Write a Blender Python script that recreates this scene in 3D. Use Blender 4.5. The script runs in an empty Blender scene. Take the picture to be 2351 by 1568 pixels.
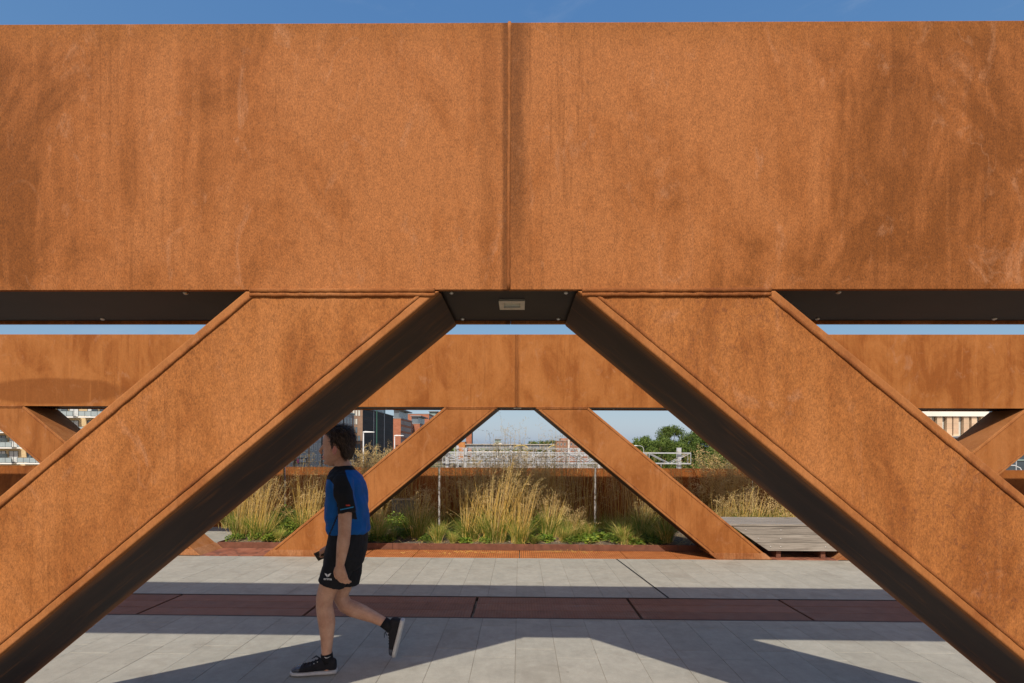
import bpy, bmesh, math, random
from mathutils import Vector, Matrix, noise as mnoise
from mathutils.bvhtree import BVHTree

random.seed(7)
S = bpy.context.scene
COL = S.collection

# ------------------------------------------------------------------ camera
CAM_H = 1.62
YAW, ROLL, FPX = 0.0158, -0.004, 1110.0      # radians, radians, focal length in measuring units (frame 2351 wide)
cd = bpy.data.cameras.new("camera"); cam = bpy.data.objects.new("camera", cd); COL.objects.link(cam)
cam.location = (0, 0, CAM_H); cam.rotation_euler = (math.pi / 2, ROLL, YAW)
cd.sensor_width = 36; cd.lens = FPX / 2351 * 36; cd.shift_y = 252 / 2351
cd.clip_start = 0.05; cd.clip_end = 6000
S.camera = cam

# ------------------------------------------------------------------ sky, sun, exposure
SUN = Vector((-0.166, -0.963, 1.0)).normalized()
w = bpy.data.worlds.new("World"); S.world = w; w.use_nodes = True
nt = w.node_tree; nt.nodes.clear()
sky = nt.nodes.new("ShaderNodeTexSky"); sky.sky_type = 'NISHITA'; sky.sun_disc = False
sky.sun_elevation = math.asin(SUN.z); sky.sun_rotation = math.radians(189.8)
sky.altitude = 10; sky.air_density = 0.7; sky.dust_density = 1.7; sky.ozone_density = 3.0
sep = nt.nodes.new("ShaderNodeSeparateColor"); cmb = nt.nodes.new("ShaderNodeCombineColor"); nt.links.new(sky.outputs[0], sep.inputs[0])
for i, (p, g) in enumerate(((0.95, 1.25), (0.62, 1.80), (0.30, 3.05))):       # the deep, even blue of the photograph's sky
    e = nt.nodes.new("ShaderNodeMath"); e.operation = 'POWER'; e.inputs[1].default_value = p
    f = nt.nodes.new("ShaderNodeMath"); f.operation = 'MULTIPLY'; f.inputs[1].default_value = g
    nt.links.new(sep.outputs[i], e.inputs[0]); nt.links.new(e.outputs[0], f.inputs[0]); nt.links.new(f.outputs[0], cmb.inputs[i])
bg = nt.nodes.new("ShaderNodeBackground"); bg.inputs[1].default_value = 0.093
wo = nt.nodes.new("ShaderNodeOutputWorld")
tcw = nt.nodes.new("ShaderNodeTexCoord"); mpw = nt.nodes.new("ShaderNodeMapping"); mpw.inputs["Scale"].default_value = (1.6, 1.6, 7.0); mpw.inputs["Rotation"].default_value = (0.2, 0.35, 0.5)
cn = nt.nodes.new("ShaderNodeTexNoise"); cn.inputs["Scale"].default_value = 2.6; cn.inputs["Detail"].default_value = 7; cn.inputs["Roughness"].default_value = 0.62; cn.inputs["Distortion"].default_value = 0.6
cr = nt.nodes.new("ShaderNodeMapRange"); cr.interpolation_type = 'SMOOTHSTEP'
for i_, v_ in enumerate((0.53, 0.85, 0.0, 0.16)): cr.inputs[i_+1].default_value = v_
cmx = nt.nodes.new("ShaderNodeMix"); cmx.data_type = 'RGBA'; cmx.inputs[7].default_value = (4.6, 5.0, 5.4, 1)     # thin cirrus
nt.links.new(tcw.outputs["Generated"], mpw.inputs[0]); nt.links.new(mpw.outputs[0], cn.inputs["Vector"]); nt.links.new(cn.outputs[0], cr.inputs[0]); nt.links.new(cr.outputs[0], cmx.inputs[0]); nt.links.new(cmb.outputs[0], cmx.inputs[6])
nt.links.new(cmx.outputs[2], bg.inputs[0]); nt.links.new(bg.outputs[0], wo.inputs[0])
sd = bpy.data.lights.new("sun", 'SUN'); sd.energy = 3.3; sd.angle = math.radians(0.5); sd.color = (1.0, 0.93, 0.82)
so = bpy.data.objects.new("sun", sd); COL.objects.link(so); so.location = (-10, -50, 60)
so.rotation_euler = (-SUN).to_track_quat('-Z', 'Y').to_euler()
S.view_settings.view_transform = 'Standard'; S.view_settings.look = 'None'
S.view_settings.exposure = 0.45; S.view_settings.gamma = 1.0; S.view_settings.use_curve_mapping = False
S.render.engine = 'CYCLES'

# ------------------------------------------------------------------ measuring helper: a sight line met with the plane Y = const
_f = Vector((-math.sin(YAW), math.cos(YAW), 0)); _r0 = Vector((math.cos(YAW), math.sin(YAW), 0)); _u0 = Vector((0, 0, 1))
_r = _r0 * math.cos(ROLL) - _u0 * math.sin(ROLL); _u = _r0 * math.sin(ROLL) + _u0 * math.cos(ROLL)
def ray(px, py):
    return _f + _r * ((px - 1175.5) / FPX) - _u * ((py - 1036.0) / FPX)
def at(px, py, Y):
    d = ray(px, py); t = Y / d.y
    return Vector((d.x * t, Y, CAM_H + d.z * t))
def gnd(px, py, z=0.0):
    d = ray(px, py); t = (z - CAM_H) / d.z
    return Vector((d.x * t, d.y * t, z))

# ------------------------------------------------------------------ object helpers
def link(o, parent=None):
    COL.objects.link(o)
    if parent is not None: o.parent = parent
    return o
def tag(o, label=None, cat=None, group=None, kind=None):
    if label: o["label"] = label
    if cat: o["category"] = cat
    if group: o["group"] = group
    if kind: o["kind"] = kind
    return o
def empty(name, loc, label, cat, group=None):
    o = bpy.data.objects.new(name, None); link(o); o.location = loc; o.empty_display_size = 0.1
    return tag(o, label, cat, group)
class MB:
    """collects faces for ONE mesh"""
    def __init__(s): s.v = []; s.f = []; s.m = []
    def face(s, vs, m=0):
        n = len(s.v); s.v += [tuple(p) for p in vs]; s.f.append(tuple(range(n, n + len(vs)))); s.m.append(m)
    def add(s, vs, fs, m=0):
        n = len(s.v); s.v += [tuple(p) for p in vs]
        for f in fs: s.f.append(tuple(i + n for i in f)); s.m.append(m)
    def box(s, x0, x1, y0, y1, z0, z1, m=0):
        s.add([(x0,y0,z0),(x1,y0,z0),(x1,y1,z0),(x0,y1,z0),(x0,y0,z1),(x1,y0,z1),(x1,y1,z1),(x0,y1,z1)],
              [(0,3,2,1),(4,5,6,7),(0,1,5,4),(1,2,6,5),(2,3,7,6),(3,0,4,7)], m)
    def prism(s, poly, y0, y1, m=0):
        """poly: (x,z) points anticlockwise seen from -Y, extruded y0..y1"""
        n = len(poly); vs = [(x, y0, z) for x, z in poly] + [(x, y1, z) for x, z in poly]
        fs = [tuple(range(n)), tuple(range(2*n-1, n-1, -1))] + [(i, i+n, (i+1)%n+n, (i+1)%n) for i in range(n)]
        s.add(vs, fs, m)
    def prism_z(s, poly, z0, z1, m=0):
        n = len(poly); vs = [(x, y, z0) for x, y in poly] + [(x, y, z1) for x, y in poly]
        fs = [tuple(range(n-1, -1, -1)), tuple(range(n, 2*n))] + [(i, (i+1)%n, (i+1)%n+n, i+n) for i in range(n)]
        s.add(vs, fs, m)
    def chamfer(s, sx, sy, sz, c, m=0):
        """slab centred in x,y with its top at z=0 and chamfered top edges"""
        a, b = sx/2, sy/2
        vs = [(x*a, y*b, -sz) for x, y in ((-1,-1),(1,-1),(1,1),(-1,1))]
        vs += [(x*a, y*b, -c) for x, y in ((-1,-1),(1,-1),(1,1),(-1,1))]
        vs += [(x*(a-c), y*(b-c), 0) for x, y in ((-1,-1),(1,-1),(1,1),(-1,1))]
        fs = [(8,9,10,11)] + [(i, (i+1)%4, (i+1)%4+4, i+4) for i in range(4)] + [(i+4, (i+1)%4+4, (i+1)%4+8, i+8) for i in range(4)]
        s.add(vs, fs, m)
    def tube(s, pts, rad, n=6, m=0, cap=True):
        pts = [Vector(p) for p in pts]; k = len(pts)
        if not hasattr(rad, '__len__'): rad = [rad]*k
        base = len(s.v); d0 = pts[-1] - pts[0]
        ref = Vector((0, 0, 1)) if abs(d0.z) < 0.8*max(d0.length, 1e-6) else Vector((0, 1, 0))
        for i, p in enumerate(pts):
            t = (pts[min(i+1,k-1)] - pts[max(i-1,0)]).normalized()
            a = t.cross(ref); a = a if a.length > 1e-3 else t.cross(Vector((1,0,0)))
            a.normalize(); b = t.cross(a)
            for j in range(n):
                q = 2*math.pi*j/n; s.v.append(tuple(p + (a*math.cos(q) + b*math.sin(q))*rad[i]))
        for i in range(k-1):
            for j in range(n):
                s.f.append((base+i*n+j, base+i*n+(j+1)%n, base+(i+1)*n+(j+1)%n, base+(i+1)*n+j)); s.m.append(m)
        if cap:
            s.f.append(tuple(base+j for j in range(n-1,-1,-1))); s.m.append(m)
            s.f.append(tuple(base+(k-1)*n+j for j in range(n))); s.m.append(m)
    def loft(s, secs, n=20, m=0, e=2.0):
        """secs: (centre, r_a, r_b, axis_a, axis_b) rings, superelliptic"""
        base = len(s.v)
        for c, ra, rb, A, B in secs:
            for j in range(n):
                q = 2*math.pi*j/n; cc, ss = math.cos(q), math.sin(q)
                x = math.copysign(abs(cc)**(2/e), cc)*ra; y = math.copysign(abs(ss)**(2/e), ss)*rb
                s.v.append(tuple(Vector(c) + Vector(A)*x + Vector(B)*y))
        for i in range(len(secs)-1):
            for j in range(n):
                s.f.append((base+i*n+j, base+i*n+(j+1)%n, base+(i+1)*n+(j+1)%n, base+(i+1)*n+j)); s.m.append(m)
        s.f.append(tuple(base+j for j in range(n-1,-1,-1))); s.m.append(m)
        s.f.append(tuple(base+(len(secs)-1)*n+j for j in range(n))); s.m.append(m)
    def ball(s, c, r, n=10, m=0):
        """ellipsoid, r = (rx,ry,rz)"""
        c = Vector(c); secs = []
        for i in range(1, n):
            t = -math.pi/2 + math.pi*i/n
            secs.append((c + Vector((0,0,r[2]*math.sin(t))), r[0]*math.cos(t), r[1]*math.cos(t), (1,0,0), (0,1,0)))
        s.loft(secs, n=12, m=m)
    def mesh(s, name, mats, smooth=False):
        me = bpy.data.meshes.new(name); me.from_pydata(s.v, [], s.f)
        for mm in (mats if isinstance(mats, (list, tuple)) else [mats]): me.materials.append(mm)
        if any(s.m): me.polygons.foreach_set("material_index", s.m)
        if smooth: me.polygons.foreach_set("use_smooth", [True]*len(me.polygons))
        me.update(); return me
    def build(s, name, mats, parent=None, smooth=False, bevel=0, seg=2):
        o = bpy.data.objects.new(name, s.mesh(name, mats, smooth)); link(o, parent)
        if bevel:
            b = o.modifiers.new("bevel", 'BEVEL'); b.width = bevel; b.segments = seg; b.limit_method = 'ANGLE'; b.angle_limit = math.radians(40)
        return o
def place(me, name, parent, loc, rot=(0,0,0), sc=(1,1,1)):
    o = bpy.data.objects.new(name, me); link(o, parent); o.location = loc; o.rotation_euler = rot; o.scale = sc
    return o
def evaluated(o):
    """mesh of o with its modifiers, worked out in a scene of its own"""
    sc = bpy.data.scenes.new('scratch'); sc.collection.objects.link(o)
    with bpy.context.temp_override(scene=sc, view_layer=sc.view_layers[0]): dg = bpy.context.evaluated_depsgraph_get()
    me = bpy.data.meshes.new_from_object(o.evaluated_get(dg)); bpy.data.objects.remove(o); bpy.data.scenes.remove(sc); return me
def copy_tree(o, parent=None):
    c = o.copy(); link(c, parent)
    for ch in o.children: copy_tree(ch, c)
    return c

# ------------------------------------------------------------------ materials
class NT:
    def __init__(s, name):
        s.mat = bpy.data.materials.new(name); s.mat.use_nodes = True; s.t = s.mat.node_tree
        s.b = s.t.nodes["Principled BSDF"]; s.b.inputs["Specular IOR Level"].default_value = 0.25
    def n(s, typ, **kw):
        o = s.t.nodes.new(typ)
        for k, v in kw.items(): setattr(o, k, v)
        return o
    def l(s, a, b): s.t.links.new(a, b)
    def pos(s, scale=(1,1,1), obj=False):
        g = s.n("ShaderNodeTexCoord").outputs["Object"] if obj else s.n("ShaderNodeNewGeometry").outputs["Position"]
        m = s.n("ShaderNodeMapping"); m.inputs["Scale"].default_value = scale; s.l(g, m.inputs["Vector"]); return m.outputs[0]
    def noise(s, vec, scale, detail=3, rough=0.55, dist=0.0, out=0):
        o = s.n("ShaderNodeTexNoise"); o.inputs["Scale"].default_value = scale; o.inputs["Detail"].default_value = detail
        o.inputs["Roughness"].default_value = rough; o.inputs["Distortion"].default_value = dist; s.l(vec, o.inputs["Vector"]); return o.outputs[out]
    def ramp(s, fac, stops):
        o = s.n("ShaderNodeValToRGB"); e = o.color_ramp.elements
        while len(e) < len(stops): e.new(0.5)
        for el, (p, c) in zip(e, stops):
            el.position = p; el.color = (c, c, c, 1) if not hasattr(c, '__len__') else (*c, 1)
        s.l(fac, o.inputs[0]); return o.outputs[0]
    def math(s, op, a, b=None, c=None, clamp=False):
        o = s.n("ShaderNodeMath", operation=op); o.use_clamp = clamp
        for i, x in enumerate((a, b, c)):
            if x is None: continue
            if isinstance(x, (int, float)): o.inputs[i].default_value = x
            else: s.l(x, o.inputs[i])
        return o.outputs[0]
    def mrange(s, v, a, b, c=0.0, d=1.0, smooth=True):
        o = s.n("ShaderNodeMapRange"); o.interpolation_type = 'SMOOTHSTEP' if smooth else 'LINEAR'
        s.l(v, o.inputs[0])
        for i, x in enumerate((a, b, c, d)): o.inputs[i+1].default_value = x
        return o.outputs[0]
    def mix(s, fac, a, b, mode='MIX'):
        o = s.n("ShaderNodeMix", data_type='RGBA', blend_type=mode)
        for i, x in ((0, fac), (6, a), (7, b)):
            if isinstance(x, (int, float)): o.inputs[i].default_value = x
            elif isinstance(x, (tuple, list)): o.inputs[i].default_value = (*x, 1) if len(x) == 3 else x
            else: s.l(x, o.inputs[i])
        return o.outputs[2]
    def bump(s, h, strength=0.3, dist=0.01):
        o = s.n("ShaderNodeBump"); o.inputs["Strength"].default_value = strength; o.inputs["Distance"].default_value = dist
        s.l(h, o.inputs["Height"]); s.l(o.outputs[0], s.b.inputs["Normal"])
    def color(s, c):
        if isinstance(c, (tuple, list)): s.b.inputs["Base Color"].default_value = (*c, 1)
        else: s.l(c, s.b.inputs["Base Color"])
    def set(s, rough=None, metal=None, spec=None):
        if rough is not None: s.b.inputs["Roughness"].default_value = rough
        if metal is not None: s.b.inputs["Metallic"].default_value = metal
        if spec is not None: s.b.inputs["Specular IOR Level"].default_value = spec
        return s

def plain(name, c, rough=0.6, var=0.12, scale=8.0, metal=0.0, spec=0.25, bump=0.0, obj=True):
    m = NT(name); v = m.noise(m.pos(obj=obj), scale, 4, 0.6)
    m.color(m.mix(m.ramp(v, [(0.3, 0), (0.7, 1)]), tuple(x*(1-var) for x in c), tuple(min(1, x*(1+var)) for x in c)))
    m.set(rough, metal, spec)
    if bump: m.bump(v, bump, 0.01)
    return m.mat

TINT = (0.945, 0.885, 0.68)
def rust(name, light, mid, dark, grain=120.0, seam=None, wet=None, edge_z=None, broad=None, speck=0.0, gl=0.66, gh=1.22):
    light, mid, dark = (tuple(x*y for x, y in zip(q, TINT)) for q in (light, mid, dark))
    m = NT(name); P = m.pos()
    sep = m.n("ShaderNodeSeparateXYZ"); m.l(P, sep.inputs[0]); X, Y, Z = sep.outputs
    g1 = m.noise(m.pos((1, 1, 0.48)), grain, 4, 0.72); g3 = m.noise(m.pos((1, 1, 0.6)), grain*0.2, 4, 0.65, 0.4)
    g2 = m.noise(P, grain*2.6, 2, 0.6)
    patch = m.noise(m.pos((1, 1, 0.55)), 2.3, 7, 0.66, 1.0)
    streak = m.noise(m.pos((1, 1, 0.07)), 7.0, 4, 0.6, 0.2)
    big = m.noise(P, 0.55, 2, 0.5)
    f = m.math('ADD', m.math('MULTIPLY', patch, 0.95), m.math('MULTIPLY', streak, 0.42))
    f = m.math('ADD', f, m.math('MULTIPLY', big, 0.45))
    f = m.math('SUBTRACT', f, 0.92)
    f = m.math('MULTIPLY_ADD', f, 2.9, 0.52)
    if broad:                                  # a broad lighter zone of the patina round x = broad[0]
        d = m.math('ABSOLUTE', m.math('SUBTRACT', X, broad[0]))
        f = m.math('ADD', f, m.mrange(d, broad[1], broad[2], -0.30, 0.24))
    c = m.ramp(f, [(0.12, light), (0.52, mid), (0.95, dark)])
    if edge_z:                                 # weathered top band
        e = m.math('ADD', Z, m.math('MULTIPLY', m.noise(m.pos((1,1,.15)), 6, 3), 0.16))
        c = m.mix(m.mrange(e, edge_z-0.10, edge_z+0.09, 0, 0.65), c, (0.235, 0.085, 0.018))
    wob = m.math('MULTIPLY', m.math('SUBTRACT', m.noise(m.pos((1,1,0.6)), 5, 4), 0.5), 0.05)
    if seam is not None:                       # water run beside the welded joint
        dx = m.math('ADD', m.math('SUBTRACT', X, seam[0]), wob)
        dx = m.math('ADD', dx, m.math('MULTIPLY', m.math('SUBTRACT', m.noise(m.pos((1, 1, 0.12)), 30, 4, 0.7), 0.5), 0.05))
        a = m.math('MULTIPLY', m.mrange(dx, -0.05, 0.0), m.mrange(dx, seam[1]*0.35, seam[1]*1.15, 1, 0))
        a = m.math('MULTIPLY', a, m.mrange(Z, seam[2]-0.25, seam[2]+0.25, 0.12, 0.72))
        b2 = m.mrange(m.math('ABSOLUTE', m.math('ADD', m.math('SUBTRACT', X, seam[0]), 0.012)), 0.006, 0.026, 0.8, 0)
        c = m.mix(m.math('MAXIMUM', a, b2), c, tuple(x*0.62 for x in dark))
        b3 = m.mrange(m.math('ABSOLUTE', m.math('ADD', dx, 0.085)), 0.01, 0.05, 0.35, 0)
        c = m.mix(b3, c, dark)
    if wet is not None:                        # a damp stain with its own outline
        ex = m.math('DIVIDE', m.math('ADD', m.math('SUBTRACT', X, wet[0]), m.math('MULTIPLY', wob, 6)), wet[1])
        ez = m.math('DIVIDE', m.math('ADD', m.math('SUBTRACT', Z, wet[2]), wob), wet[3])
        r2 = m.math('ADD', m.math('MULTIPLY', ex, ex), m.math('MULTIPLY', ez, ez))
        c = m.mix(m.mrange(r2, 0.7, 1.15, 0.75, 0), c, tuple(x*0.8 for x in dark))
    # drip lines, chalky scuffs, fine scratches
    dr = m.noise(m.pos((1, 1, 0.035)), 34, 4, 0.65, 0.12); dm = m.mrange(m.noise(m.pos((1, 1, 0.3)), 2.1, 3), 0.48, 0.66)
    c = m.mix(m.math('MULTIPLY', m.math('MULTIPLY', m.mrange(dr, 0.53, 0.63), dm), 0.4), c, tuple(x*0.72 for x in dark))
    dr2 = m.noise(m.pos((1, 1, 0.06), ), 15, 3, 0.6, 0.2)
    c = m.mix(m.math('MULTIPLY', m.mrange(dr2, 0.58, 0.72), 0.35), c, tuple(x*1.12 for x in light))
    ch = m.noise(m.pos((1, 1, 0.6)), 4.7, 6, 0.68, 1.2)
    c = m.mix(m.mrange(ch, 0.57, 0.72, 0, 0.45), c, (0.385, 0.185, 0.092))
    sc = m.noise(m.pos((1, 1, 0.5)), 2.75, 3.5, 0.55, 0.9)
    ln = m.mrange(m.math('ABSOLUTE', m.math('SUBTRACT', sc, 0.5)), 0.0, 0.010, 1, 0)
    mk = m.math('MULTIPLY', m.mrange(m.noise(P, 1.6, 3), 0.47, 0.62), m.mrange(m.noise(P, 9, 3), 0.40, 0.58))
    c = m.mix(m.math('MULTIPLY', m.math('MULTIPLY', ln, mk), 0.2), c, (0.43, 0.215, 0.11))
    # grain of the rust
    g = m.math('ADD', m.math('ADD', m.math('MULTIPLY', g1, 0.6), m.math('MULTIPLY', g2, 0.2)), m.math('MULTIPLY', g3, 0.2))
    c = m.mix(1.0, c, m.ramp(g, [(0.36, gl), (0.64, gh)]), 'MULTIPLY')
    if speck:
        s1 = m.noise(m.pos((1,1,0.7)), 48, 6, 0.8, 0.5); s2 = m.noise(P, 1.1, 3)
        k = m.math('MULTIPLY', m.math('MULTIPLY', m.mrange(s1, 0.52, 0.63), m.mrange(s2, 0.42, 0.60)), m.mrange(X, -1.0, 1.6, 0.35, 1.15))
        c = m.mix(m.math('MULTIPLY', k, speck), c, (0.13, 0.045, 0.02))
    m.color(c); m.set(0.82, 0.0, 0.2); m.bump(g, 0.25, 0.004)
    return m.mat

LT, MD, DK = (0.335, 0.134, 0.053), (0.285, 0.106, 0.036), (0.182, 0.063, 0.016)
M = {}
M['rust_near'] = rust('weathering steel near girder', LT, MD, DK, 215, gl=0.52, gh=1.50, seam=(-0.049, 0.09, 2.5), edge_z=3.42, broad=(0.0, 0.3, 2.4))
M['rust_leg'] = rust('weathering steel near braces', (0.365, 0.152, 0.060), (0.325, 0.128, 0.044), (0.235, 0.083, 0.025), 215, speck=0.5, gl=0.54, gh=1.46)
M['rust_edge'] = rust('weathering steel flange edge', (0.40, 0.172, 0.074), (0.355, 0.147, 0.057), (0.28, 0.105, 0.039), 150, gl=0.8, gh=1.1)
M['rust_far'] = rust('weathering steel far girder', (0.375, 0.152, 0.053), (0.33, 0.126, 0.039), (0.25, 0.083, 0.021), 60, seam=(-0.05, 0.05, 2.0), wet=(-7.2, 1.15, 2.52, 0.21), gl=0.85, gh=1.1)
M['rust_far_leg'] = rust('weathering steel far braces', (0.365, 0.150, 0.057), (0.32, 0.124, 0.042), (0.255, 0.09, 0.026), 60, gl=0.86, gh=1.1)
M['rust_weld'] = rust('weathering steel weld', (0.34, 0.14, 0.055), (0.27, 0.10, 0.035), (0.18, 0.06, 0.02), 200)
M['rust_foot'] = rust('pale washed foot plate', (0.42, 0.21, 0.125), (0.36, 0.16, 0.08), (0.25, 0.09, 0.035), 40)
M['rust_parapet'] = rust('weathering steel parapet', (0.34, 0.125, 0.037), (0.28, 0.095, 0.027), (0.19, 0.062, 0.018), 60, gl=0.85, gh=1.1)
M['rust_kerb'] = plain('brown steel kerb', (0.15, 0.062, 0.038), 0.6, 0.25, 9, bump=0.1)
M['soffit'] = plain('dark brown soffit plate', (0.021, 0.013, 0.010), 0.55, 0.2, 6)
M['steel'] = plain('stainless steel', (0.55, 0.53, 0.50), 0.35, 0.08, 30, metal=0.8, spec=0.5)
M['glass_lamp'] = plain('frosted lamp glass', (0.42, 0.43, 0.38), 0.25, 0.1, 20, spec=0.5)
M['black_gap'] = plain('black rubber joint', (0.015, 0.015, 0.016), 0.8)
M['sub'] = plain('jointing sand', (0.235, 0.205, 0.16), 0.95, 0.5, 5, obj=False)

def stone():
    m = NT('grey granite slab'); P = m.pos()
    oi = m.n("ShaderNodeObjectInfo").outputs["Random"]
    base = m.ramp(oi, [(0.0, (0.318, 0.299, 0.248)), (0.5, (0.335, 0.317, 0.265)), (1.0, (0.355, 0.336, 0.282))])
    v = m.noise(P, 5.5, 6, 0.65); c = m.mix(0.9, base, m.ramp(v, [(0.3, 0.86), (0.7, 1.10)]), 'MULTIPLY')
    g = m.noise(P, 190, 2, 0.6); c = m.mix(0.8, c, m.ramp(g, [(0.3, 0.86), (0.7, 1.12)]), 'MULTIPLY')
    v2 = m.noise(P, 17, 5, 0.7); c = m.mix(0.9, c, m.ramp(v2, [(0.3, 0.90), (0.7, 1.08)]), 'MULTIPLY')
    gum = m.n("ShaderNodeTexVoronoi"); gum.inputs["Scale"].default_value = 3.1; m.l(P, gum.inputs["Vector"]); c = m.mix(m.mrange(gum.outputs["Distance"], 0.03, 0.05, 0.4, 0), c, (0.17, 0.155, 0.13))
    st = m.mrange(m.noise(P, 2.3, 4, 0.6, 0.8), 0.54, 0.72, 0, 0.45); c = m.mix(st, c, (0.23, 0.205, 0.165))
    m.color(c); m.set(0.75, 0, 0.25); m.bump(g, 0.12, 0.002); return m.mat
M['stone'] = stone()
def chequer():
    m = NT('chequered rust cover plate'); P = m.pos((1, 1, 1))
    w1 = m.n("ShaderNodeTexVoronoi"); w1.inputs["Scale"].default_value = 34; w1.inputs["Randomness"].default_value = 0.12; m.l(m.pos((1, 1.5, 1)), w1.inputs["Vector"])
    d = m.mrange(w1.outputs["Distance"], 0.22, 0.42, 1, 0)
    v = m.noise(P, 7, 5, 0.6)
    c = m.ramp(v, [(0.3, (0.175, 0.073, 0.043)), (0.7, (0.245, 0.108, 0.066))])
    c = m.mix(m.math('MULTIPLY', d, 0.55), c, (0.26, 0.15, 0.105))
    oi = m.n('ShaderNodeObjectInfo').outputs['Random']; c = m.mix(1.0, c, m.ramp(oi, [(0, 0.84), (1, 1.14)]), 'MULTIPLY')
    du = m.noise(m.pos((1, 2.5, 1)), 2.2, 6, 0.7, 0.6); c = m.mix(m.mrange(du, 0.5, 0.72, 0, 0.4), c, (0.24, 0.17, 0.13))
    m.color(c); m.set(0.6, 0, 0.3); m.bump(d, 0.8, 0.004); return m.mat
M['chequer'] = chequer()
def perforated():
    m = NT('perforated rust plate')
    w1 = m.n("ShaderNodeTexVoronoi"); w1.inputs["Scale"].default_value = 30; w1.inputs["Randomness"].default_value = 0.0; m.l(m.pos((1, 0.8, 1)), w1.inputs["Vector"])
    d = m.mrange(w1.outputs["Distance"], 0.22, 0.30, 1, 0, False)
    v = m.noise(m.pos(), 6, 5, 0.6); c = m.ramp(v, [(0.3, (0.34, 0.105, 0.026)), (0.7, (0.50, 0.175, 0.05))])
    c = m.mix(d, c, (0.03, 0.012, 0.006)); m.color(c); m.set(0.8); return m.mat
M['perf'] = perforated()
def wood():
    m = NT('weathered grey timber'); oi = m.n("ShaderNodeObjectInfo").outputs["Random"]
    off = m.n("ShaderNodeVectorMath", operation='ADD'); m.l(m.pos((1.2, 26, 26)), off.inputs[0])
    cb = m.n("ShaderNodeCombineXYZ"); m.l(m.math('MULTIPLY', oi, 40), cb.inputs[0]); m.l(m.math('MULTIPLY', oi, 17), cb.inputs[1]); m.l(cb.outputs[0], off.inputs[1])
    v = m.noise(off.outputs[0], 1.3, 7, 0.68, 1.1)
    c = m.ramp(v, [(0.30, (0.11, 0.095, 0.08)), (0.48, (0.29, 0.255, 0.215)), (0.72, (0.45, 0.405, 0.35))])
    c = m.mix(1.0, c, m.ramp(oi, [(0, 0.66), (1, 0.98)]), 'MULTIPLY'); m.color(c); m.set(0.8); m.bump(v, 0.3, 0.004); return m.mat
M['wood'] = wood()

# ================================================================== the bridge deck
Y1, DEP, Y2 = 2.004, 0.556, 7.355            # front planes and depth of the two trusses
YP = 10.12                                    # parapet
AX = -0.05                                    # x of the middle apex
ZB, ZT = 2.29, 3.398                          # underside and top of the girders
deck = MB(); deck.box(-45, 45, -0.4, YP+0.3, -0.9, -0.046)
deck = tag(deck.build('bridge_deck', M['sub']), kind='structure')
TW, TL = 0.3235, 0.68
slab = MB(); slab.chamfer(1, 1, 0.045, 0.003); slab_me = None
def slab_mesh(sx, sy, cache={}):
    k = (round(sx, 2), round(sy, 1))
    if k not in cache:
        b = MB(); b.chamfer(k[0], k[1], 0.030, 0.0018); cache[k] = b.mesh('paving_slab', M['stone'])
    return cache[k], k
def lay(x0, x1, y0, y1):
    """one slab in the joints"""
    sx, sy = x1-x0-0.0028, y1-y0-0.0028
    if sy < 0.02 or sx < 0.02: return
    me, k = slab_mesh(sx, max(0.1, sy))
    o = place(me, 'paving_slab', deck, ((x0+x1)/2, (y0+y1)/2, random.uniform(-0.0006, 0.0006)), (0, 0, 0), (sx/k[0], sy/k[1], 1))
G0, G1 = 4.682, 5.383                         # the strip of cover plates
def columns(ix0, ix1, y0, y1):
    for i in range(ix0, ix1):
        x0 = -0.027 + i*TW
        off = 3.80 if i % 2 else 3.964
        ks = sorted([y0] + [off + k*TL for k in range(-12, 12) if y0+0.03 < off + k*TL < y1-0.03] + [y1])
        for a, b in zip(ks, ks[1:]): lay(x0, x0+TW, a, b)
m = MB(); m.box(-0.027-14*TW, -0.027+15*TW, 2.56, G0-0.003, -0.045, -0.0035); m.box(-0.027-17*TW, -0.027+20*TW, G1+0.003, 7.33, -0.045, -0.0035); m.box(-0.027-24*TW, -0.027-15*TW, 7.93, YP-0.02, -0.045, -0.0035); m.build('joint_sand', M['sub'], deck)
columns(-14, 15, 2.56, G0)
columns(-17, 20, G1, 7.33)
rest = MB()                                   # plain paving beyond the slabs that can be told apart
for a in ((-45, -0.027-14*TW-0.004, 2.56, G0), (-0.027+15*TW+0.004, 45, 2.56, G0), (-45, -0.027-17*TW-0.004, G1, 7.33), (-0.027+20*TW+0.004, 45, G1, 7.33),
          (-45, 45, 1.99, 2.556)):
    rest.box(a[0], a[1], a[2], a[3], -0.045, -0.002)
rest.build('paving', M['stone'], deck)
columns(-24, -15, 7.93, YP-0.02)
b = MB(); b.box(-45, -0.027-24*TW-0.004, 7.93, YP-0.02, -0.045, -0.002); b.build('paving', M['stone'], deck)
# cover plates with their frame and black joints
PW = 1.655; px0 = at(1096.6, 1371, G1).x
fr = MB()
for y in (G0-0.001, G1-0.019): fr.box(-45, 45, y, y+0.02, -0.04, 0.002)
fr.build('cover_frame', plain('dark frame', (0.06, 0.045, 0.04), 0.6), deck)
cm = {}
for i in range(-6, 6):
    xa, xb = px0 + i*PW + 0.014, px0 + (i+1)*PW - 0.014
    n = 3; bw = (G1-G0-0.05)/n
    for j in range(n):
        ya = G0+0.025 + j*bw
        if 'm' not in cm:
            q = MB(); q.chamfer(xb-xa, bw-0.006, 0.03, 0.003); cm['m'] = q.mesh('cover_plate', M['chequer'])
        place(cm['m'], 'cover_plate', deck, ((xa+xb)/2, ya+bw/2, random.uniform(-0.001, 0.0005)))
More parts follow.
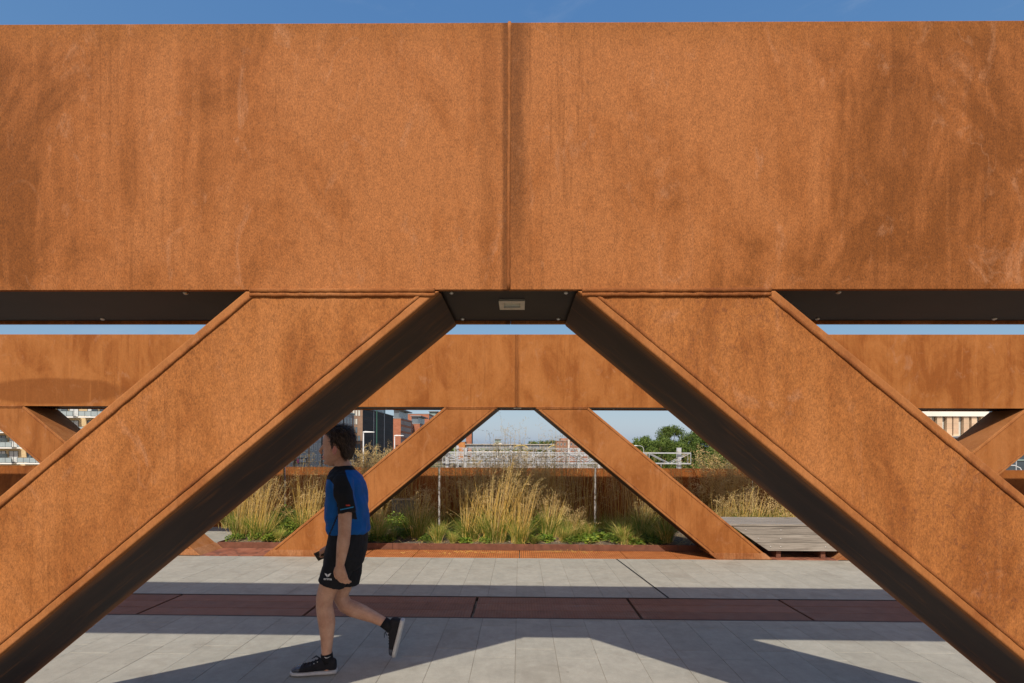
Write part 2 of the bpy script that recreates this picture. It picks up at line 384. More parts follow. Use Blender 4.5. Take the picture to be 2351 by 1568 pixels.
# slanting expansion joint in the far paving
p, q = at(1530, 1370, G1+0.01), at(1415, 1283, 7.32)
ej = MB(); ej.add([(1.645, G1+0.005, 0.002), (1.668, G1+0.005, 0.002), (1.478, 7.325, 0.002), (1.455, 7.325, 0.002)], [(0, 1, 2, 3)])
ej.build('expansion_joint', M['black_gap'], deck)
# perforated plates under the far truss
xs = [gnd(x, 1272).x for x in (842, 953, 1193, 1430, 1545)]; xs = [xs[0]-1.6] + xs + [xs[-1]+0.8]
for a, b in zip(xs, xs[1:]):
    q = MB(); q.chamfer(b-a-0.012, DEP, 0.02, 0.002); q.build('perforated_plate', M['perf'], deck).location = ((a+b)/2, Y2-0.01+DEP/2+0.005, -0.002)

# ================================================================== the trusses
def truss(name, label, Y0, mats, apexes, seamx):
    root = empty(name, (AX, Y0, 0), label, 'truss')
    mc, ml = mats
    t = 0.022; gap = 0.285; lw = 0.815; sl = 0.828; per = 8.72
    # chord segments between the welded joints: plates round a hollow, open below between the lips
    js = [apexes[0]*per - 6] + [a*per for a in apexes] + [apexes[-1]*per + 6]
    for a, b in zip(js, js[1:]):
        a2, b2 = (a + 0.0003, b - 0.0003)
        m = MB(); m.prism([(0,0),(1,0),(1,1),(0,1)], 0, 1); m = MB()
        prof = [(0, ZB), (t, ZB), (t, ZT-t), (DEP-t, ZT-t), (DEP-t, ZB), (DEP, ZB), (DEP, ZT), (0, ZT)]
        fall = 0.006 if Y0 < 5 else 0.0           # the near girder's top runs very slightly downhill to the right
        vs = [(x_, y, z - (fall*x_ if z > ZT-0.1 else 0)) for x_ in (a2, b2) for y, z in prof]; n = len(prof)
        fs = [(i, (i+1) % n, (i+1) % n + n, i+n) for i in range(n)] + [tuple(range(n-1, -1, -1)), tuple(range(n, 2*n))]
        fs = [f[::-1] for f in fs]
        m.add(vs, fs); m.build('top_chord', mc, root, bevel=0.0025)
    for ap in apexes:                         # weld of the vertical joint
        m = MB(); x = ap*per + (seamx if ap == 0 else 0)
        k = 40; pts = [(x + random.uniform(-.0012, .0012), 0.001, ZB + (ZT-ZB)*i/k) for i in range(k+1)]
        m.tube(pts, [random.uniform(.0065, .0085) for _ in pts], 8); m.build('joint_weld', M['rust_weld'], root, smooth=True)
    # diagonal braces
    for ap in apexes:
        for sgn in (-1, 1):
            cx = ap*per
            ot, it = gap+lw, gap               # outer / inner at the top
            dx = (ZB-0.005)/sl
            def X(v): return cx + sgn*v
            fl = 0.036; h = fl/math.sin(math.atan(sl))   # horizontal width of the flange edge
            def poly(pts):
                pts = [(X(a), z) for a, z in pts]
                return pts if sgn < 0 else pts[::-1]
            zt = ZB-0.004
            # orientation: anticlockwise seen from -Y for sgn<0 : outer bottom, inner bottom, inner top, outer top
            m = MB(); m.prism(poly([(ot+dx-h-0.001, 0), (it+dx+h+0.001, 0), (it+h+0.001, zt), (ot-h-0.001, zt)]), 0.0035, DEP-0.0035)
            br = m.build('diagonal_brace', ml, root)
            for u, v in ((it, it+h), (ot-h, ot)):
                m = MB(); m.prism(poly([(v+dx, 0), (u+dx, 0), (u, zt), (v, zt)]), 0.0, DEP)
                m.build('flange_plate', M['rust_edge'], br, bevel=0.008, seg=3)
            uz = 0.003/math.cos(math.atan(sl))  # thin dark brown sheet added over the brace's underside, inset between its lips
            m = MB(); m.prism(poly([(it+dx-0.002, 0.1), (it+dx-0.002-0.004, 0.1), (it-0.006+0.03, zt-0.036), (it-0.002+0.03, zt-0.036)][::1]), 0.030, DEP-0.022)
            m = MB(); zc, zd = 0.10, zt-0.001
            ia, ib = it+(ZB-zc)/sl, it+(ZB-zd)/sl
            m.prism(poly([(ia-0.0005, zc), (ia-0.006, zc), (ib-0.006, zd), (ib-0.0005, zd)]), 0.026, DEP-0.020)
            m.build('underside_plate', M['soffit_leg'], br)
            for u in (it+h, ot-h):             # long welds beside the flange
                k = 90; m = MB(); pts = []
                for i in range(k+1):
                    z = zt - 0.02 - (zt-0.12)*i/k; xx = u + (ZB-z)/sl
                    pts.append((X(xx + random.uniform(-.0015, .0015)), 0.0045, z))
                m.tube(pts, [random.uniform(.0075, .0098) for _ in pts], 8); m.build('weld_bead', M['rust_weld'], br, smooth=True)
            for zz, rr in ((ZB-0.003, 0.0115), (ZB-0.021, 0.0095)):   # weld to the chord
                k = 44; m = MB(); pts = [(X(it+0.02+(lw-0.04)*i/k), 0.002, zz + random.uniform(-.0011, .0011)) for i in range(k+1)]
                m.tube(pts, [rr*random.uniform(.88, 1.12) for _ in pts], 8); m.build('weld_bead', M['rust_weld'], br, smooth=True)
            # washed foot plate
            m = MB(); zf = 0.095
            m.prism(poly([(ot+dx+0.012, 0.001), (it+dx-0.012, 0.001), (it+dx-0.012-zf/sl, zf), (ot+dx+0.012-zf/sl, zf)]), -0.006, DEP+0.006)
            m.build('foot_plate', M['rust_foot'], br, bevel=0.003)
    # soffit plates with dome bolts
    dome = MB(); dome.ball((0, 0, 0), (0.011, 0.011, 0.008), 6); dome_me = dome.mesh('bolt', M['steel'], True)
    spans = []
    for ap in apexes:
        spans.append((ap*per - gap - 0.016, ap*per + gap + 0.016, True))
    for a, b in zip(apexes, apexes[1:]): spans.append((a*per + gap + lw + 0.01, b*per - gap - lw - 0.01, False))
    spans += [(js[0], apexes[0]*per-gap-lw-0.01, False), (apexes[-1]*per+gap+lw+0.01, js[-1], False)]
    for a, b, lamp in spans:
        cuts = [a, b] if lamp else [a + (b-a)*i/2 for i in range(3)]
        for c0, c1 in zip(cuts, cuts[1:]):
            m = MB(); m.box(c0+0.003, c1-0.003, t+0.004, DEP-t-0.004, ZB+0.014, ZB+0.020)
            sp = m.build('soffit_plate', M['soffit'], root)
            nb = 2 if lamp else 4
            for i in range(nb):
                for y, s in ((t+0.05, 0.0), (DEP-t-0.05, 0.5 if not lamp else 0)):
                    f = 0.09 + 0.82*(i/(nb-1))
                    place(dome_me, 'bolt', sp, (c0 + (c1-c0)*min(.96, f + s*0.1), y, ZB+0.012))
        if lamp:                                # recessed lamp
            cx = (a+b)/2 + 0.012; cy = DEP*0.42
            m = MB(); ow, oh, iw, ih = 0.059, 0.066, 0.038, 0.036; z0, z1 = ZB+0.004, ZB+0.0135
            for x0, x1, y0, y1 in ((-ow, ow, -oh, -ih), (-ow, ow, ih, oh), (-ow, -iw, -ih, ih), (iw, ow, -ih, ih)):
                m.box(cx+x0, cx+x1, cy+y0, cy+y1, z0, z1)
            lf = m.build('lamp_frame', M['steel'], root)
            m = MB(); m.box(cx-iw+.0005, cx+iw-.0005, cy-ih+.0005, cy+ih-.0005, z0+0.006, z1); m.build('lamp_glass', M['glass_lamp'], lf)
            for yy in (-0.051, 0.051): place(dome_me, 'screw', lf, (cx, cy+yy, z0), (0,0,0), (.4, .4, .3))
    # floor plates between neighbouring feet
    for a, b in zip(apexes, apexes[1:]):
        x0 = a*per + gap + lw + dx + 0.014; x1 = b*per - gap - lw - dx - 0.014
        m = MB(); m.box(x0, x1, -0.01, DEP, -0.02, 0.004); m.build('floor_plate', M['floor_rust'], root)
    return root
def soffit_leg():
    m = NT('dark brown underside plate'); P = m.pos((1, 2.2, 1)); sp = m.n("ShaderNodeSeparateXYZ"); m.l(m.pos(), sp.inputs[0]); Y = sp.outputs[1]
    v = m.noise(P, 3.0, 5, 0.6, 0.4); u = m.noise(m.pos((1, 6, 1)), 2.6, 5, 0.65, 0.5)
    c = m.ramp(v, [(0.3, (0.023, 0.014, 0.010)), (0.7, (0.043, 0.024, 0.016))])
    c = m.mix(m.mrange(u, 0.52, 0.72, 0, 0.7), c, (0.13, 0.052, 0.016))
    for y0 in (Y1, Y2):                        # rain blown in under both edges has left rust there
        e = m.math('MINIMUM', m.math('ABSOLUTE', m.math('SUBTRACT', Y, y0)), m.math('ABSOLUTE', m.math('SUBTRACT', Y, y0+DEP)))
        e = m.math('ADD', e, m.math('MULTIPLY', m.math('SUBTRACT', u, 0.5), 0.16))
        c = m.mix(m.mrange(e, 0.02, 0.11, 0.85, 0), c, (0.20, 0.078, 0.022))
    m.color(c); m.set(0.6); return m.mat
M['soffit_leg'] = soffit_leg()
def floor_rust():
    m = NT('stained rust floor plate'); P = m.pos(); v = m.noise(P, 5, 5, 0.6, 0.5)
    c = m.ramp(v, [(0.25, (0.15, 0.05, 0.028)), (0.5, (0.28, 0.10, 0.055)), (0.8, (0.36, 0.16, 0.10))])
    ring = m.noise(P, 2.5, 3, 0.5, 1.0); c = m.mix(m.mrange(m.math('ABSOLUTE', m.math('SUBTRACT', ring, 0.5)), 0, 0.05, 0.6, 0), c, (0.07, 0.035, 0.028))
    m.color(c); m.set(0.7); return m.mat
M['floor_rust'] = floor_rust()
truss('near_truss', 'huge rust brown steel truss in the foreground filling the picture', Y1, (M['rust_near'], M['rust_leg']), (-1, 0, 1), 0.001)
truss('far_truss', 'smaller looking rust brown steel truss behind the walking person, before the grasses', Y2, (M['rust_far'], M['rust_far_leg']), (-2, -1, 0, 1, 2), 0.0)

# ================================================================== parapet of steel panels
par = empty('parapet_wall', (0, YP, 0), 'long rust steel parapet with narrow gaps behind the tall grasses', 'parapet')
gx = at(1008, 1100, YP).x; PP = at(1367, 1100, YP).x - gx; ZP = at(1186, 1075.5, YP).z
for i in range(-6, 7):
    m = MB(); x0, x1 = gx + i*PP + 0.024, gx + (i+1)*PP - 0.024
    m.box(x0, x1, 0, 0.012, -0.02, ZP-0.001); pnl = m.build('parapet_panel', M['rust_parapet'], par)
    m = MB(); m.box(x0, x1, -0.004, 0.075, ZP, ZP+0.012); m.build('top_flange', M['rust_parapet'], pnl, bevel=0.002)
    m = MB(); m.box(x0+0.0, x0+0.012, 0.0125, 0.07, 0, ZP-0.002); m.box(x1-0.012, x1, 0.0125, 0.07, 0, ZP-0.002); m.build('stiffener', M['rust_parapet'], pnl)

# ================================================================== planter: kerb, soil
KX0, KX1, KY0, KY1, KZ = at(505, 1245, 8.0).x, 9.5, 7.925, 10.05, 0.10
soil = MB(); nx, ny = 150, 26
for j in range(ny+1):
    for i in range(nx+1):
        x = KX0+0.012 + (KX1-KX0-0.024)*i/nx; y = KY0+0.012 + (KY1-KY0-0.024)*j/ny
        e = min(1, min(j, ny-j)/3)
        soil.v.append((x, y, 0.045 + e*(0.045 + 0.05*mnoise.noise((x*1.3, y*1.3, 0)) + 0.02*mnoise.noise((x*7, y*7, 3)))))
for j in range(ny):
    for i in range(nx):
        q = j*(nx+1)+i; soil.f.append((q, q+1, q+nx+2, q+nx+1)); soil.m.append(0)
def soil_mat():
    m = NT('dry planter soil'); P = m.pos(); v = m.noise(P, 30, 6, 0.7); u = m.noise(P, 3, 4)
    c = m.ramp(v, [(0.3, (0.05, 0.038, 0.026)), (0.55, (0.14, 0.11, 0.08)), (0.8, (0.27, 0.23, 0.18))])
    c = m.mix(m.mrange(u, 0.5, 0.65, 0, 0.5), c, (0.20, 0.155, 0.085)); m.color(c); m.set(0.95); m.bump(v, 0.8, 0.02); return m.mat
so_ = tag(soil.build('planter_soil', soil_mat(), None, True), kind='structure')
m = MB(); m.box(-45, 45, -0.3, 1.98, -0.04, 0.06)
tag(m.build('unseen_planting_bed', bpy.data.materials['dry planter soil']), kind='structure')  # out of frame; dark soil added to lessen bounce light under the near truss
kerb = empty('planter_kerb', (KX0, KY0, 0), 'low dark brown steel kerb edging the grass bed', 'kerb')
ks = [KX0] + [gnd(x, 1258).x for x in (905, 1225, 1327, 1545)] + [KX1]
for a, b in zip(ks, ks[1:]):
    m = MB(); m.box(a-KX0+0.002, b-KX0-0.002, 0, 0.010, -0.005, KZ); m.build('kerb_plate', M['rust_kerb'], kerb, bevel=0.002)
m = MB(); m.box(0, 0.010, 0.011, KY1-KY0, -0.005, KZ); m.build('kerb_plate', M['rust_kerb'], kerb, bevel=0.002)
m = MB(); m.box(KX1-KX0-0.01, KX1-KX0, 0.011, KY1-KY0, -0.005, KZ); m.build('kerb_plate', M['rust_kerb'], kerb, bevel=0.002)
def soil_z(x, y): return 0.085 + 0.05*mnoise.noise((x*1.3, y*1.3, 0))

# grey service box low in the bed
a = at(899, 1200, 9.75); c = at(945, 1147, 9.75)
bx = empty('service_box', ((a.x+c.x)/2, 9.75, 0), 'low grey metal service box half hidden behind the grasses', 'box')
m = MB(); m.box(a.x-(a.x+c.x)/2, c.x-(a.x+c.x)/2, 0, 0.25, 0.03, c.z-0.012); m.build('cabinet', plain('grey enamel', (0.17, 0.18, 0.19), 0.5, 0.15), bx, bevel=0.006)
m = MB(); m.box(a.x-(a.x+c.x)/2-0.02, c.x-(a.x+c.x)/2+0.02, -0.02, 0.27, c.z-0.011, c.z+0.008); m.build('lid', M['steel'], bx, bevel=0.004)

# ================================================================== timber bench in the foot of the far truss
BY = Y2 + 0.05
zt = at(1800, 1208, BY).z; zb = at(1800, 1265, BY).z
xl0, xl1 = at(1680, 1208, BY).x, at(1765, 1265, BY).x      # slanting left end, top and bottom
xr0, xr1 = xl0 + 2.62, xl1 + 1.42
xr0 = at(2010, 1208, BY).x; xr1 = at(1920, 1265, BY).x
bench = empty('timber_bench', ((xl1+xr1)/2, BY, 0), 'weathered grey timber bench with slanting ends between the truss feet', 'bench')
bc = (xl1+xr1)/2
def xl(z): return xl0 + (xl1-xl0)*(zt-z)/(zt-zb) - bc
def xr(z): return xr0 + (xr1-xr0)*(zt-z)/(zt-zb) - bc
bolt = MB(); bolt.ball((0, 0, 0), (0.011, 0.006, 0.011), 6); bolt_me = bolt.mesh('bolt', M['steel'], True)
hb = (zt-zb)/3
for i in range(3):
    z1 = zt - i*hb - 0.0025; z0 = zt - (i+1)*hb + 0.0025
    m = MB(); m.prism([(xl(z0), z0), (xr(z0), z0), (xr(z1), z1), (xl(z1), z1)], 0, 0.035)
    bd = m.build('front_board', M['wood'], bench, bevel=0.0012)
    zc = (z0+z1)/2
    for f in (xl(zc)+0.12, xl1-bc+0.18, xr1-bc-0.16, xr(zc)-0.12): place(bolt_me, 'bolt', bd, (f, -0.002, zc))
m = MB(); m.prism([(xl(zb)+.05, zb+.01), (xr(zb)-.05, zb+.01), (xr(zt)-.05, zt-.006), (xl(zt)+.05, zt-.006)], 0.036, 0.05); m.build('gap_shade_sheet', M['black_gap'], bench)  # black sheet added behind the boards, standing in for shade in the gaps
nb = 5; dy = 0.80/nb
for j in range(nb):
    m = MB(); m.box(xl0-bc-0.07, xr0-bc+0.07, -0.012+j*dy, -0.012+(j+1)*dy-0.006, zt, zt+0.032)
    tb = m.build('seat_board', M['wood'], bench, bevel=0.004)
    for f in (xl0-bc+0.15, xl1-bc+0.18, xr1-bc-0.16, xr0-bc-0.1): place(bolt_me, 'screw', tb, (f, -0.012+(j+.5)*dy, zt+0.032), (math.pi/2,0,0), (.7,.4,.7))
for x in (xl1-bc+0.18, xr1-bc-0.16):
    m = MB(); m.box(x-0.035, x+0.035, 0.06, 0.70, 0.002, zb); m.box(x-0.035, x+0.035, 0.06, 0.70, zb+0.001, zt-0.012)
    m.build('support', M['rust_kerb'], bench, bevel=0.003)

# ================================================================== planting
def leafmat(name, c1, c2, c3=None, trans=0.25):
    m = NT(name); v = m.noise(m.pos(), 9, 3, 0.6); oi = m.n("ShaderNodeObjectInfo").outputs["Random"]
    c = m.mix(m.ramp(v, [(0.3, 0), (0.7, 1)]), c1, c2)
    c = m.mix(1.0, c, m.ramp(oi, [(0, 0.8), (1, 1.15)]), 'MULTIPLY'); m.color(c); m.set(0.6, 0, 0.2)
    t = m.n("ShaderNodeBsdfTranslucent"); m.l(c, t.inputs["Color"]); mx = m.n("ShaderNodeMixShader"); mx.inputs[0].default_value = trans
    out = m.t.nodes["Material Output"]; m.l(m.b.outputs[0], mx.inputs[1]); m.l(t.outputs[0], mx.inputs[2]); m.l(mx.outputs[0], out.inputs[0])
    return m.mat
STRAW = [leafmat('pale straw', (0.72, 0.54, 0.19), (0.84, 0.66, 0.28), trans=.4), leafmat('golden straw', (0.70, 0.47, 0.11), (0.80, 0.57, 0.17), trans=.4), leafmat('brown straw', (0.40, 0.26, 0.11), (0.52, 0.36, 0.17), trans=.3)]
BLADE = [leafmat('green grass blade', (0.17, 0.25, 0.035), (0.27, 0.35, 0.06), trans=.4), leafmat('yellowing grass blade', (0.44, 0.40, 0.10), (0.58, 0.50, 0.15), trans=.4)]
HEAD = [leafmat('seed head', (0.56, 0.40, 0.17), (0.74, 0.55, 0.26), trans=.35)]

def ribbon(mb, pts, w, m, up=None):
    """tapering ribbon along pts"""
    k = len(pts); ang = random.gauss(0, .55); side = Vector((math.cos(ang), math.sin(ang)*0.5, 0)); base = len(mb.v)
    for i, p in enumerate(pts):
        ww = w*(1 - 0.75*(i/(k-1))**1.5)/2
        mb.v.append(tuple(p - side*ww)); mb.v.append(tuple(p + side*ww))
    for i in range(k-1):
        b = base+2*i; mb.f.append((b, b+1, b+3, b+2)); mb.m.append(m)

def grass_meshes(rs, n_stem, n_blade, h, lean, spread, head=True, br=0.16, bh=0.45, brown=0.2, yellow=0.35, hn=(9, 16), hfrac=(.18, .30), hw=1.0, hs=1.0):
    random.seed(rs); st = MB(); hd = MB(); bl = MB()
    for i in range(n_stem):
        a = random.uniform(0, 2*math.pi); r = br*math.sqrt(random.random())
        p = Vector((math.cos(a)*r, math.sin(a)*r, 0)); hh = h*random.uniform(0.5, 1.1)
        d = Vector((lean*random.uniform(0.4, 1.5) + random.gauss(0, spread) + math.cos(a)*r*0.8, random.gauss(0, spread) + math.sin(a)*r*0.8, 1))
        if random.random() < 0.10: d.x += random.choice((-1, 1))*random.uniform(0.4, 1.2); d.y += random.gauss(0, .4); hh *= random.uniform(.6, .9)
        cur = Vector((d.x, d.y, 0))*random.uniform(0.15, 0.75)
        pts = [p + Vector((d.x*t*hh*0.55, d.y*t*hh*0.55, t*hh)) + cur*(t*t*hh*0.45) - Vector((0, 0, 0.16*(d.x*d.x+d.y*d.y)*t*t*hh)) for t in (0, .25, .5, .75, .9)]
        tip_d = Vector((d.x*1.2+random.gauss(.25 if lean > .1 else 0, .35), d.y+random.gauss(0, .3), random.uniform(-.15, .6))).normalized(); pts.append(pts[-1]+tip_d*hh*.11)
        mi = 2 if random.random() < brown else random.choice((0, 1, 1))
        ribbon(st, pts, random.uniform(0.0045, 0.0085), mi)
        if head and random.random() < 0.85:
            nb = random.randint(*hn); hl = hh*random.uniform(*hfrac); tip = pts[-1]; dirn = (pts[-1]-pts[-2]).normalized()
            for j in range(nb):
                t = j/nb; q = pts[-1].lerp(pts[-2], min(1, (1-t)*hl/(hh*.11))) if (1-t)*hl < hh*.11 else pts[-2] + (pts[-3]-pts[-2]).normalized()*((1-t)*hl-hh*.11); L = (0.035+0.075*(1-t))*random.uniform(.5, 1.2)*hw
                s = Vector((random.gauss(0.25*lean*3, .8), random.gauss(0, .8), random.uniform(.0, 1.0))).normalized()
                e = q + s*L - Vector((0, 0, 0.3*L*random.random()))
                ribbon(hd, [q, (q+e)/2 + Vector((0, 0, .006)), e], 0.0022, 0)
                for z in range(2):      # spikelets
                    c = q.lerp(e, random.uniform(.5, 1)); v = Vector((random.gauss(0, 1), random.gauss(0, 1), random.gauss(-.3, 1))).normalized(); u = v.orthogonal().normalized()
                    l, w2 = random.uniform(.010, .020)*hs, random.uniform(.0022, .0045)*hs; hd.face([c, c+v*l*.5+u*w2, c+v*l, c+v*l*.5-u*w2])
    for i in range(n_blade):
        a = random.uniform(0, 2*math.pi); r = br*0.8*math.sqrt(random.random()); p = Vector((math.cos(a)*r, math.sin(a)*r, 0)); L = bh*random.uniform(.5, 1.15)
        out = Vector((math.cos(a)+lean*0.6, math.sin(a), 0))*random.uniform(.2, 1.15)
        pts = [p + out*(t*t*L*.8) + Vector((0, 0, L*(t - 0.38*t*t*out.length))) for t in (0, .35, .7, 1)]
        ribbon(bl, pts, random.uniform(.005, .010), 1 if random.random() < yellow else 0)
    return (st.mesh('stems', STRAW), hd.mesh('seed_heads', HEAD) if head and hd.v else None, bl.mesh('blades', BLADE) if bl.v else None)
G = {}
G['tall'] = [grass_meshes(100+i, 95, 330, 1.28, 0.22, 0.16, True, 0.17, 0.6) for i in range(4)]
G['tallback'] = [grass_meshes(130+i, 62, 120, 1.80, 0.03, 0.12, True, 0.24, 0.5, 0.4, 0.5, (7, 12), (.18, .28), 1.0) for i in range(3)]
G['plume'] = [grass_meshes(150+i, 150, 150, 1.62, 0.04, 0.20, True, 0.28, 0.5, 0.1, 0.4, (26, 40), (.35, .5), 1.3, 1.7) for i in range(2)]
G['tuft'] = [grass_meshes(170+i, 60, 300, 0.36, 0.04, 0.34, False, 0.09, 0.46, 0.1, 0.45) for i in range(2)]
G['mid'] = [grass_meshes(190+i, 70, 300, 0.80, 0.22, 0.28, True, 0.15, 0.55, 0.2, 0.4) for i in range(3)]
G['wisp'] = [grass_meshes(210+i, 40, 40, 2.0, 0.02, 0.09, True, 0.16, 0.5, 0.35, 0.5, (14, 24), (.3, .45), 1.2) for i in range(2)]

def clump(kind, px, Y, label, k=0, sc=1.0, rot=0.0, group=None, name='grass_clump', py=1225):
    if py > 1210: Y -= 0.36
    x = at(px, py, Y).x; o = empty(name, (x, Y, soil_z(x, Y)-0.01), label, 'grass', group)
    o.rotation_euler = (random.uniform(-.05, .05), random.uniform(-.05, .06), rot + random.uniform(-.45, .45)); o.scale = (sc*random.uniform(.9, 1.12), sc, sc*random.uniform(.9, 1.08))
    for me, nm in zip(G[kind][k % len(G[kind])], ('stems', 'seed_heads', 'blades')):
        if me: place(me, nm, o, (0, 0, 0))
    return o
# front row in the sun; each is placed by its foot
clump('tall', 553, 8.85, 'tall golden grass clump at the left end of the bed', 0, 0.95)
clump('tall', 598, 8.7, 'golden leaning grass clump second from the left end of the bed', 1, 1.0)
clump('tall', 705, 9.05, 'golden grass clump between the green shrub and the walking person', 2, 1.0)
clump('mid', 868, 8.75, 'yellow green grass clump just right of the walking person', 0, 0.95)
clump('mid', 962, 8.85, 'half shaded grass clump left of the round short tuft', 1, 1.15)
clump('tuft', 1005, 8.55, 'short round tuft with fanned blades below the left parapet gap', 0, 0.95)
clump('tall', 1082, 8.7, 'golden grass clump left of the biggest leaning clump', 1, 0.9)
clump('tall', 1136, 8.6, 'biggest leaning golden grass clump in the middle of the bed', 0, 1.1)
clump('tall', 1192, 8.5, 'golden grass clump leaning right over the kerb in the middle', 2, 0.82, 0.2)
clump('mid', 1262, 9.0, 'straggly grass clump with wide stalks right of the middle', 2, 1.05)
clump('mid', 1318, 8.75, 'low straggly yellow grass clump below the right parapet gap', 0, 0.75, 0.5)
clump('tuft', 1431, 8.5, 'short bright tuft alone left of the right brace', 1, 0.95)
clump('mid', 1478, 9.1, 'golden grass clump touching the right brace', 1, 0.95)
clump('tuft', 1528, 8.6, 'short shaded tuft under the right brace', 0, 1.2)
clump('tall', 1655, 8.95, 'feathery grass clump right behind the bench corner', 0, 0.72)
clump('mid', 1712, 8.9, 'golden grass clump behind the left half of the bench', 2, 1.15)
clump('mid', 1762, 8.85, 'golden grass clump behind the middle of the bench', 0, 1.15)
clump('mid', 1815, 8.9, 'golden grass clump behind the bench next to the dark near brace', 1, 1.1)
random.seed(99)
for n_, (px, Y_, k_, sc_) in enumerate(((640, 8.45, 0, .55), (755, 8.5, 1, .6), (900, 8.6, 0, .6), (1040, 8.45, 1, .55), (1065, 8.9, 0, .8), (1225, 8.4, 1, .5), (1295, 8.6, 0, .7), (1350, 8.9, 1, .9), (1405, 8.95, 0, .95), (1455, 8.5, 1, .6), (1500, 8.75, 0, .8))):
    clump('tuft', px, Y_, 'small young grass tuft, %s from the left of the low tufts near the kerb' % ('first second third fourth fifth sixth seventh eighth ninth tenth eleventh'.split()[n_]), k_, sc_, n_, 'low young tufts')
# back row along the parapet
i = 0
ORD = 'first second third fourth fifth sixth seventh eighth ninth tenth eleventh twelfth thirteenth fourteenth fifteenth sixteenth seventeenth eighteenth nineteenth twentieth twenty-first twenty-second'.split()
for px in (535, 588, 640, 690, 742, 935, 975, 1030, 1075, 1120, 1170, 1222, 1275, 1330, 1372, 1420, 1470, 1560, 1610, 1665, 1720, 1775):
    clump('tallback', px + random.uniform(-8, 8), random.uniform(9.45, 9.85), 'tall brown grass clump, %s from the left in the shaded row against the parapet' % ORD[i], i, random.uniform(.82, 1.0), random.uniform(0, 6), 'shaded back row of tall grasses', py=1200); i += 1
clump('plume', 818, 9.95, 'feathery golden plume grass left above the parapet beside the lamp post', 0, 1.05, py=1200)
clump('plume', 845, 9.93, 'dense golden plume grass above the parapet right of the lamp post', 1, 1.08, 2.5, py=1200)
clump('plume', 874, 9.95, 'feathery golden plume grass above the parapet touching the left brace', 1, 1.02, py=1200)
clump('plume', 1655, 9.94, 'feathery golden plume grass above the parapet before the trees', 0, 1.0, 1.0, py=1200)
clump('plume', 1690, 9.95, 'dense golden plume grass above the parapet beside the dark near brace', 1, 1.0, 4.0, py=1200)
clump('plume', 1098, 9.75, 'brownish feathery plume grass above the parapet left of the tallest wispy grass', 1, 0.97, 2.0, py=1200)
clump('plume', 1215, 9.75, 'brownish feathery plume grass above the parapet in the arch middle', 0, 0.93, 3.0, py=1200)
clump('wisp', 1150, 9.55, 'airy tall wispy grass standing against the sky, left one', 0, 1.12, py=1200)
clump('wisp', 1172, 9.6, 'airy tall wispy grass standing against the sky, tallest', 1, 1.17, py=1200)
clump('wisp', 1290, 9.6, 'airy tall wispy grass beside the right brace of the arch', 0, 1.12, 2.0, py=1200)
clump('wisp', 1262, 9.6, 'airy tall wispy grass before the brick house', 1, 1.05, 2.0, py=1200)

# leafy perennials
LEAF = [leafmat('fresh leaf', (0.15, 0.24, 0.03), (0.25, 0.34, 0.05), trans=0.3), leafmat('deep leaf', (0.08, 0.14, 0.025), (0.13, 0.20, 0.035)), leafmat('yellow leaf', (0.34, 0.38, 0.05), (0.42, 0.45, 0.07), trans=0.3)]
def leafy(rs, n, rx, rz, lsz, mixw):
    random.seed(rs); lf = MB(); sm = MB()
    for s in range(26):
        a = random.uniform(0, 6.28); r = rx*math.sqrt(random.random())*.8; h = rz*random.uniform(.6, 1)*(1-.5*(r/rx)**2)
        sm.tube([(math.cos(a)*r*.25, math.sin(a)*r*.25, 0), (math.cos(a)*r*.7, math.sin(a)*r*.7, h*.55), (math.cos(a)*r, math.sin(a)*r, h)], [.004, .003, .0015], 4, cap=False)
    for i in range(n):
        a = random.uniform(0, 6.28); r = rx*math.sqrt(random.random()); z = rz*(0.12 + .9*random.random()**.6)*(1-.55*(r/rx)**2)
        z += 0.05*mnoise.noise((math.cos(a)*r*9, math.sin(a)*r*9, rs))
        p = Vector((math.cos(a)*r, math.sin(a)*r, max(.01, z))); d = Vector((math.cos(a)+random.gauss(0, .8), math.sin(a)+random.gauss(0, .8), random.gauss(.05, .45))).normalized()
        u = d.cross(Vector((random.gauss(0, .35), random.gauss(0, .35), 1))).normalized(); L = lsz*random.uniform(.6, 1.25); wv = L*.36
        nrm = u.cross(d); mi = random.choices((0, 1, 2), mixw)[0]
        n0 = len(lf.v); lf.v += [tuple(p), tuple(p+d*L*.45+u*wv-nrm*L*.06), tuple(p+d*L), tuple(p+d*L*.45-u*wv-nrm*L*.06), tuple(p+d*L*.5+nrm*L*.05)]
        lf.f += [(n0, n0+1, n0+4), (n0+1, n0+2, n0+4), (n0+2, n0+3, n0+4), (n0+3, n0, n0+4)]; lf.m += [mi]*4
    return lf.mesh('leaves', LEAF), sm.mesh('stalks', LEAF[1])
BUSH = [leafy(11, 1100, .34, .52, .05, (5, 3, 1)), leafy(12, 800, .30, .40, .045, (4, 1, 2)), leafy(13, 520, .24, .20, .05, (4, 4, 1)), leafy(14, 260, .16, .14, .085, (4, 1, 1))]
def bush(k, px, Y, sc, label, rot=0):
    x = at(px, 1225, Y).x; o = empty('leafy_plant', (x, Y, soil_z(x, Y)-0.005), label, 'plant'); o.scale = (sc,)*3; o.rotation_euler = (0, 0, rot)
    place(BUSH[k][0], 'leaves', o, (0, 0, 0)); place(BUSH[k][1], 'stalks', o, (0, 0, 0))
bush(0, 650, 8.95, 0.95, 'bushy dark green leafy plant between the left golden grasses')
bush(0, 690, 9.2, 0.85, 'green leafy plant beside the left brace of the far truss', 1.5)
bush(2, 602, 8.35, 0.9, 'low dark green plant at the foot of the left golden grasses')
bush(2, 648, 8.3, 0.6, 'small yellowish plant near the kerb by the left brace', 2)
bush(1, 908, 9.0, 0.95, 'bright lime green leafy plant right of the walking person')
